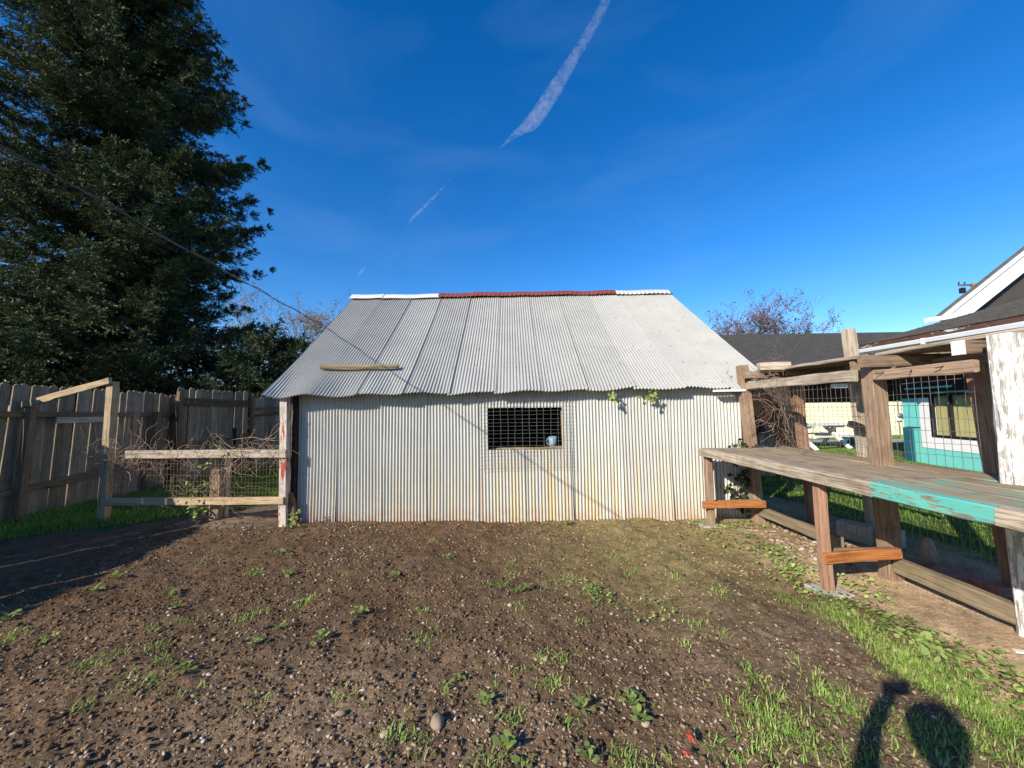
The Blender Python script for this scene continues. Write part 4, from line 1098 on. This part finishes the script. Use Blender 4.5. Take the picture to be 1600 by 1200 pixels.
def bare_tree(name, label, base, H_, spread, seed, nleaf, lmat, lsz, r0=.12, levels=6, up=.25, fan=.75, cat_='tree'):
    r2 = np.random.default_rng(seed); t = thing(name, base, label, cat_)
    lines, rad, tips = [], [], []
    def grow(p, d, L, r, lv):
        n = 5; pts = [p]
        for _ in range(n):
            d = d + r2.normal(0, .16, 3) + np.array([0, 0, up * .25]); d /= np.linalg.norm(d); pts.append(pts[-1] + d * L / n)
        lines.append(np.array(pts)); rad.append(r)
        if lv == 0: tips.extend(pts[1:]); return
        if lv <= 2: tips.extend(pts[2:])
        for _ in range(r2.integers(3, 5)):
            k_ = r2.integers(2, n + 1); dd = d + r2.normal(0, spread, 3); dd /= np.linalg.norm(dd)
            grow(pts[k_], dd, L * r2.uniform(.55, .8), r * .55, lv - 1)
    b = np.array(base, float)
    for _ in range(4):
        d = r2.normal(0, fan, 3); d[2] = 1.; d /= np.linalg.norm(d); grow(b, d, H_ * .36, r0, levels)
    mx = max(l[:, 2].max() for l in lines); k_ = (H_) / mx
    lines2 = [b + (l - b) * k_ for l in lines]
    tubes('trunk', [l for l, r in zip(lines2, rad) if r > r0 * .5], [r for r in rad if r > r0 * .5], M['twig_grey'], t, 6, .6)
    tubes('branches', [l for l, r in zip(lines2, rad) if r <= r0 * .5], [max(r, .006) for r in rad if r <= r0 * .5], M['twig_grey'], t, 3, .5)
    T = b + (np.array(tips) - b) * k_; C_ = T[r2.integers(0, len(T), nleaf)] + r2.normal(0, .06, (nleaf, 3))
    V, F = leaves_np(C_, rdir(nleaf, -.4), rdir(nleaf), r2.uniform(.6, 1.1, nleaf) * lsz, r2.uniform(.4, .7, nleaf) * lsz)
    link('leaves', mesh_np('leaves', V, F, False, [lmat]), None, t)
bare_tree('bare_tree', 'thin autumn tree with sparse tan leaves rising behind the left end of the shed roof', (-13.9, 26.0, 0), 10.6, .5, 13, 9000, M['autumn_tan'], .15, r0=.12, fan=.6)
bare_tree('bare_tree', 'sparse reddish leaved tree above the dark roof right of the shed', (17.4, 26.5, 0), 9.6, .55, 33, 7500, M['autumn_red'], .16, r0=.14, fan=.5)

# ------------------------------------------------------------------ grass and weeds
def blades(P, n_each, spread, h, wd_, lean=.5, seed=0):
    r2 = np.random.default_rng(seed); P = np.asarray(P, float); N = len(P) * n_each
    b = np.repeat(P, n_each, 0) + r2.normal(0, spread, (N, 2)); z = ground_d(b[:, 0], b[:, 1]) - .003
    a = r2.uniform(0, 2 * np.pi, N); hh = h * r2.uniform(.45, 1.25, N); ln = r2.uniform(.1, 1., N) * lean
    d = np.stack([np.cos(a), np.sin(a)], -1); side = np.stack([-d[:, 1], d[:, 0]], -1) * (wd_ * r2.uniform(.6, 1.3, N))[:, None]
    def pt(u, s_):
        off = d * (ln * hh * u ** 1.7)[:, None]
        return np.concatenate([b + off + side * s_, (z + hh * u * (1 - .35 * ln * u))[:, None]], 1)
    V = np.stack([pt(0, -.5), pt(0, .5), pt(.5, -.45), pt(.5, .45), pt(1., 0)], 1).reshape(-1, 3)
    o = (np.arange(N) * 5)[:, None]
    return V, o + np.array([[0, 1, 3, 2]]), o + np.array([[2, 3, 4]])
def blade_obj(name, sets, mat, label, cat_='grass', parent=None):
    Vs, Q4, T3, off = [], [], [], 0
    for V, a, b in sets: Vs.append(V); Q4.append(a + off); T3.append(b + off); off += len(V)
    me = mesh_np(name, np.concatenate(Vs), [np.concatenate(Q4), np.concatenate(T3)], False, [mat])
    return tag(link(name, me), label, cat_, kind='stuff')
G1=[(-2.52,2.35),(-2.38,2.31),(-2.44,2.71),(-2.22,2.51),(-2.07,2.36),(-3.08,2.63),(-3.36,2.68),(-2.42,2.43),(-1.69,2.10),(-1.95,2.86),(-1.88,2.94),(-1.60,3.17),(-1.67,3.10),(-3.14,4.27),(-3.12,3.96),(-2.39,3.63),(-2.34,2.82),(-2.12,2.18),(-1.98,2.20),(-0.71,2.95),(-0.55,2.71),(-0.59,2.57),(-0.03,3.79),(-0.04,3.55),(-0.11,3.32),(-0.21,3.35),(0.01,2.93),(0.34,3.39),(0.47,3.45),(0.43,2.74),(0.26,2.36),(0.16,2.38),(0.02,2.27),(0.18,2.16),(-0.37,2.13),(-0.12,2.15),(-0.03,1.94),(0.23,1.88),(0.45,1.75),(0.45,1.69),(0.55,1.69),(0.03,1.70),(-0.13,1.70),(-0.41,1.74),(-0.49,1.85),(-0.56,1.84),(-0.91,2.08),(-0.91,4.43),(1.02,3.80),(1.03,3.51),(0.61,1.72),(0.88,1.76),(1.28,2.23),(1.32,2.03),(1.27,2.14),(1.93,2.18),(1.58,2.24),(1.86,1.85),(-1.32,2.03),(-2.16,2.03),(1.21,2.66),(1.03,2.46),(1.30,2.52),(1.56,3.10),(1.34,3.39),(2.05,1.70),(1.94,1.79),(1.78,1.70),(1.47,1.74)]
G2=[(1.11,1.90),(1.08,1.79),(1.57,2.06),(1.58,1.96),(1.28,1.83),(1.73,1.85),(1.74,1.76),(2.27,2.68),(2.21,2.45),(2.14,2.29),(2.21,2.23),(2.18,2.15),(2.18,2.08),(2.21,2.01),(2.25,1.94),(2.33,1.92),(2.07,3.02),(2.24,2.84),(2.27,2.37),(2.25,2.60),(2.21,2.06),(2.24,1.97),(1.99,1.73),(1.21,1.91)]
B1=[(-2.27,4.00),(-2.41,4.09),(-2.95,4.50),(-3.58,3.54),(-3.50,3.29),(-3.62,2.86),(-1.86,2.27),(-1.63,2.50),(-2.05,3.58),(-2.55,3.01),(-2.51,4.59),(-1.59,2.70),(-1.25,2.57),(-2.76,3.19),(-0.66,3.90),(-1.06,3.50),(-1.11,2.88),(0.08,3.18),(-0.00,3.15),(-0.31,2.20),(-0.16,2.04),(-0.04,1.75),(0.56,2.02),(0.58,1.91),(0.32,1.98),(0.30,1.70),(-1.22,5.05),(0.65,4.96),(0.36,4.98),(0.61,3.18)]
B2=[(0.64,3.13),(0.71,3.05),(0.59,3.27),(1.01,2.99),(0.96,2.83),(2.50,3.82),(2.44,3.48),(2.32,3.21),(2.48,4.00),(2.26,4.52),(2.63,4.74),(2.56,4.37),(2.9,4.80),(2.26,4.18),(2.61,3.98),(2.50,3.68),(2.43,3.40),(2.29,4.92),(2.67,3.12),(2.43,2.79),(2.45,2.59),(2.47,2.49),(2.31,2.97),(2.45,2.36),(2.65,2.14),(2.48,2.14),(2.44,2.22)]
sp = rng.uniform(0, 1, (700, 2)) * np.array([4.2, 3.6]) + np.array([-1.9, 1.5]); sp = sp[vnoise(sp[:, 0] * 1.5, sp[:, 1] * 1.5, 30) + .5 * (sp[:, 0] > .3) > .15]
blade_obj('grass_tufts', [blades(G1, 34, .034, .038, .005, 1.5, 1), blades(G1[::3], 50, .055, .035, .005, 1.5, 11), blades(sp, 4, .02, .028, .003, 1.2, 5)], M['grass'], 'small light green grass tufts sprouting from the bare soil')
ln_ = np.stack([rng.uniform(2.05, 2.38, 260), rng.uniform(1.6, 3.0, 260)], -1); ln_[:, 0] += .04 * np.sin(ln_[:, 1] * 4)
ln_ = ln_[rng.uniform(size=260) < np.clip(1.1 - (ln_[:, 1] - 1.8) * .75, .1, 1) * (vnoise(ln_[:, 0] * 9, ln_[:, 1] * 6, 77) > -.25)]
blade_obj('grass_strip', [blades(G2, 130, .07, .042, .005, 1.4, 2), blades([(1.15, 1.85), (1.25, 1.78), (1.5, 1.95), (1.62, 1.9), (1.2, 1.95), (1.4, 1.7), (1.9, 1.72), (2.1, 1.8)], 80, .07, .045, .005, 1.5, 22), blades(ln_, 26, .045, .042, .004, 1.3, 3)], M['grass'], 'bright green grass strip running along the dirt in front of the workbench')
# lawn left, behind the wire fence
q = rng.uniform(0, 1, (52000, 2)) * np.array([4.2, 6.6]) + np.array([-7.2, 4.5])
q = q[(q[:, 1] > 4.66 + (q[:, 0] + 6) * .85 + .1 * vnoise(q[:, 0] * 5, q[:, 1] * 5, 3)) & (q[:, 0] > fence_x(q[:, 1]) + .05) & ~((q[:, 0] > -3.1) & (q[:, 1] > 5.2)) & ~((q[:, 1] < 5.65) & (q[:, 0] > -4.5))]
blade_obj('lawn_grass', [blades(q, 1, .01, .085, .007, .7, 6)], M['lawn'], 'shaded green grass growing between the low wire fence and the board fence')
q = rng.uniform(0, 1, (60000, 2)) * np.array([9.5, 11.]) + np.array([4.2, 3.])
q = q[(q[:, 1] > (q[:, 0]) * .62) & (q[:, 0] < 9.9 + (q[:, 1] - 8) * .3)]
far_ = q[:, 1] > 7
blade_obj('lawn_grass', [blades(q, 1, .01, .06, .008, .7, 7), blades(q[~far_][::2], 1, .05, .05, .006, .7, 8)], M['lawn'], 'sunlit green lawn behind the hutch in front of the houses')
q = rng.uniform(0, 1, (5000, 2)) * np.array([7., .8]) + np.array([12.2, 16.6])
blade_obj('verge_grass', [blades(q, 1, .02, .16, .02, .6, 9)], M['lawn'], 'narrow grass verge along the foot of the cream wall')

# broad-leaved weeds
def weed_mesh(seed, n, rad, sz, stems=True):
    r2 = np.random.default_rng(seed); V, F = [(0, 0, 0.)], []
    for i_ in range(n):
        a = r2.uniform(0, 6.28); rr = rad * r2.uniform(.05, 1) ** .8; c_ = np.array([rr * math.cos(a), rr * math.sin(a), r2.uniform(.008, .045)]); L = sz * r2.uniform(.6, 1.2)
        yaw = a + r2.normal(0, .6); tl = r2.uniform(-.5, .7)
        o_ = len(V)
        for k_ in range(7):
            b = k_ / 7 * 2 * math.pi; px, py = math.cos(b) * L * .5, math.sin(b) * L * .42
            V.append((c_[0] + px * math.cos(yaw) - py * math.sin(yaw), c_[1] + px * math.sin(yaw) + py * math.cos(yaw), max(.002, c_[2] + px * tl + .12 * abs(py))))
        F.append(list(range(o_, o_ + 7)))
        if stems: F.append([0, o_ + 3, o_ + 4])
    me = bpy.data.meshes.new('weed'); me.from_pydata(V, [], F); me.materials.append(M['clover']); me.update(); return me
WM = [weed_mesh(s_, 13, .055, .028) for s_ in (1, 2, 3)]
for i_, (x_, y_) in enumerate(B1):
    o = link('weed', WM[i_ % 3]); o.location = (x_, y_, float(ground_d(np.array(x_), np.array(y_))) + .004); o.rotation_euler = (0, 0, rng.uniform(0, 6)); s_ = rng.uniform(.75, 1.3); o.scale = (s_, s_, s_)
    tag(o, 'small broad leaved weed sprouting on the bare soil', 'weed', 'small weeds on the bare soil')
gv, gf = [], []
for i_, (x_, y_) in enumerate(B2):
    r2 = np.random.default_rng(100 + i_); n = int((70 if i_ > 4 else 48) * r2.uniform(.6, 1.4)); rad_ = .15 * r2.uniform(.7, 1.3)
    for _ in range(n):
        cx_, cy_ = x_ + r2.normal(0, rad_ * .55), y_ + r2.normal(0, rad_ * .65); L = .025 * r2.uniform(.5, 1.35) * (1.15 if y_ < 2.6 else .72 if i_ < 5 else 1)
        cz_ = float(ground_h(np.array(cx_), np.array(cy_))) + r2.uniform(.008, .05); yaw = r2.uniform(0, 6.28); tx, ty = r2.normal(0, .4, 2); o_ = len(gv)
        for k_ in range(7):
            b = k_ / 7 * 2 * math.pi; px, py = math.cos(b) * L * .5, math.sin(b) * L * .42
            gv.append((cx_ + px * math.cos(yaw) - py * math.sin(yaw), cy_ + px * math.sin(yaw) + py * math.cos(yaw), cz_ + px * tx + py * ty))
        gf.append(list(range(o_, o_ + 7)))
tag(link('ground_cover', mesh_np('ground_cover', np.array(gv), np.array(gf), False, [M['clover']])), 'low broad leaved ground cover creeping along the dirt by the workbench', 'ground cover', kind='stuff')

# ------------------------------------------------------------------ contrail
DENS = .0125
def contrail(name, label, P, wds, seed, dens):
    P = np.array(P, float); n = 220; s = np.linspace(0, len(P) - 1, n); C_ = np.stack([np.interp(s, range(len(P)), P[:, k_]) for k_ in range(3)], -1)
    Wd = np.interp(s, range(len(P)), wds); kk_ = np.ones(31) / 31; Wd = np.convolve(np.pad(Wd, 15, 'edge'), kk_, 'valid'); C_ = np.stack([np.convolve(np.pad(C_[:, q], 15, 'reflect', reflect_type='odd'), kk_, 'valid') for q in range(3)], -1); rr_ = np.random.default_rng(seed); T = np.gradient(C_, axis=0); T /= np.linalg.norm(T, axis=1)[:, None]
    U = np.cross(T, [0, 0, 1.]); U /= np.linalg.norm(U, axis=1)[:, None]
    m = 12; V = []; 
    for i_ in range(n):
        for j_ in range(m):
            a = j_ / m * 2 * math.pi; V.append(C_[i_] + U[i_] * math.cos(a) * Wd[i_] * (1 + .06 * math.sin(i_ * .5 + j_ * 2.1) * math.sin(i_ * .37 + j_)) + np.array([0, 0, 1]) * math.sin(a) * Wd[i_] * .25)
    i, j = np.meshgrid(np.arange(n - 1), np.arange(m), indexing='ij'); i = i.ravel(); j = j.ravel(); j2 = (j + 1) % m
    F = np.stack([i * m + j, i * m + j2, (i + 1) * m + j2, (i + 1) * m + j], -1)
    F = [F[:, ::-1], np.array([[q for q in range(m)], [(n - 1) * m + q for q in range(m)][::-1]])]
    k = NT(name + '_ice', 1., 0.); o_ = [q for q in k.t.nodes if q.type == 'OUTPUT_MATERIAL'][0]; k.t.nodes.remove(k.b)
    no = k.noise(k.coord('World', (.02, .02, .02)), 1, 7, .74, .5)
    pv = k.n('ShaderNodeVolumePrincipled'); pv.inputs['Color'].default_value = (1, 1, 1, 1); pv.inputs['Anisotropy'].default_value = 0.
    k.l(k.ramp(no, .38, .68, .05 * dens * DENS, dens * DENS), pv.inputs['Density']); k.l(pv.outputs[0], o_.inputs['Volume'])
    return tag(link(name, mesh_np(name, V, F, True, [k.m])), label, 'contrail', kind='stuff')
contrail('contrail', 'bright white contrail slanting down the middle of the sky', [(560, 1300, 2000), (499, 1745, 2000), (390, 2031, 2000), (274, 2316, 2000), (165, 2560, 2000), (60, 2640, 2000), (-69, 2799, 2000)], [20, 25, 36, 56, 66, 34, 4], 1, .85)
contrail('contrail', 'faint short contrail low in the sky left of the bright one', [(-480, 3150, 2000), (-700, 3450, 2000), (-992, 3820, 2000), (-1100, 3990, 2000)], [3, 18, 22, 3], 2, .9)
contrail('contrail', 'thin wispy trail low over the left end of the shed roof', [(-1900, 5000, 2000), (-2100, 5300, 2000), (-2300, 5600, 2000)], [4, 26, 4], 3, .6)

# ------------------------------------------------------------------ the photographer, standing behind the camera
def skin_fig(name, verts, edges_, radii, mat, parent, sub=2):
    me = bpy.data.meshes.new(name); me.from_pydata(verts, edges_, []); me.materials.append(mat)
    o = bpy.data.objects.new(name, me); COL.objects.link(o)
    o.modifiers.new('skin', 'SKIN'); sd_ = me.skin_vertices[0].data
    for i, r_ in enumerate(radii): sd_[i].radius = (r_, r_) if not isinstance(r_, tuple) else r_
    sd_[0].use_root = True
    m = o.modifiers.new('sub', 'SUBSURF'); m.levels = sub; m.render_levels = sub
    for p in me.polygons: p.use_smooth = True
    o.parent = parent; o.matrix_parent_inverse = mw(parent).inverted()
    return o
M['skin'] = plain('skin', (.50, .32, .24), .6, .3, .05); M['jacket'] = plain('dark_jacket', (.03, .04, .06), .9, .2, .15, 20); M['jeans'] = plain('blue_jeans', (.05, .08, .15), .9, .2, .2, 30); M['hair'] = plain('brown_hair', (.05, .03, .02), .8, .2, .3, 40)
pe = thing('person', (-.46, -.64, 0), 'person in a dark jacket holding up a phone, whose shadow falls at lower right', 'person')
px, py = -.46, -.64
vs = [(px, py, .95), (px, py, 1.12), (px, py - .01, 1.30), (px, py, 1.40), (px, py + .01, 1.49), (px, py + .02, 1.55),
      (px - .18, py, 1.385), (px - .08, py + .26, 1.28), (px + .14, py + .47, 1.36), (px + .33, py + .59, 1.42),
      (px + .18, py, 1.37), (px + .24, py - .04, 1.08), (px + .22, py + .06, .84), (px + .21, py + .09, .77),
      (px - .10, py, .90), (px - .11, py + .01, .50), (px - .11, py - .01, .09), (px - .12, py + .16, .04),
      (px + .10, py, .90), (px + .12, py + .03, .50), (px + .13, py, .09), (px + .14, py + .17, .04)]
eg = [(0, 1), (1, 2), (2, 3), (3, 4), (4, 5), (3, 6), (6, 7), (7, 8), (8, 9), (3, 10), (10, 11), (11, 12), (12, 13), (0, 14), (14, 15), (15, 16), (16, 17), (0, 18), (18, 19), (19, 20), (20, 21)]
rd = [(.15, .11), (.145, .11), (.165, .12), (.13, .09), .058, .05, .07, .052, .04, .03, .07, .052, .04, .03, .095, .062, .045, .04, .095, .062, .045, .04]
skin_fig('body', vs, eg, rd, M['jacket'], pe)
hd = stone('h', 0, 0, .1, 0, (.78, .95, 1.18), mat=M['skin'], name='head'); 
for k_ in ('label', 'category'): del hd[k_]
hd.location = (px, py + .03, 1.655); hd.parent = pe; hd.matrix_parent_inverse = mw(pe).inverted()
hr = stone('h', 0, 0, .105, 0, (.86, 1.0, 1.12), mat=M['hair'], name='hair')
for k_ in ('label', 'category'): del hr[k_]
hr.location = (px, py - .0, 1.685); hr.parent = pe; hr.matrix_parent_inverse = mw(pe).inverted()
for s_ in (-1, 1):
    e_ = stone('h', 0, 0, .02, 1, (.5, 1, 1.5), mat=M['skin'], name='ear')
    for k_ in ('label', 'category'): del e_[k_]
    e_.location = (px + s_ * .085, py + .02, 1.65); e_.parent = pe; e_.matrix_parent_inverse = mw(pe).inverted()
nz_ = stone('h', 0, 0, .016, 1, (.7, 1.1, 1.4), mat=M['skin'], name='nose')
for k_ in ('label', 'category'): del nz_[k_]
nz_.location = (px, py + .13, 1.645); nz_.parent = pe; nz_.matrix_parent_inverse = mw(pe).inverted()
for hx, sd_, palm in ((0, 1, Vector((px + .33, -.055, 1.43))), (1, -1, Vector((px + .21, py + .11, .73)))):
    skin_fig('hand', [palm + Vector((0, -.03, -.03)), palm, palm + Vector((sd_ * .01, .0, .035))], [(0, 1), (1, 2)], [.024, .030, .022], M['skin'], pe)
    lines = [[tuple(palm + Vector((0, 0, .0 + .018 * f))), tuple(palm + Vector((sd_ * .025, .006, .004 + .018 * f))), tuple(palm + Vector((sd_ * .05, .012, .018 * f)))] for f in range(-1, 3)]
    tubes('fingers', lines, .008, M['skin'], pe, 6)
    tubes('thumb', [[tuple(palm + Vector((0, -.005, .02))), tuple(palm + Vector((sd_ * .03, -.012, .035)))]], .010, M['skin'], pe, 6)
ph_ = boxm('phone', -.125, .02, -.028, -.020, 1.413, 1.487, M['black'], bev=.003); tag(ph_, 'black phone held sideways in one raised hand by the photographer', 'phone')
print('script done')
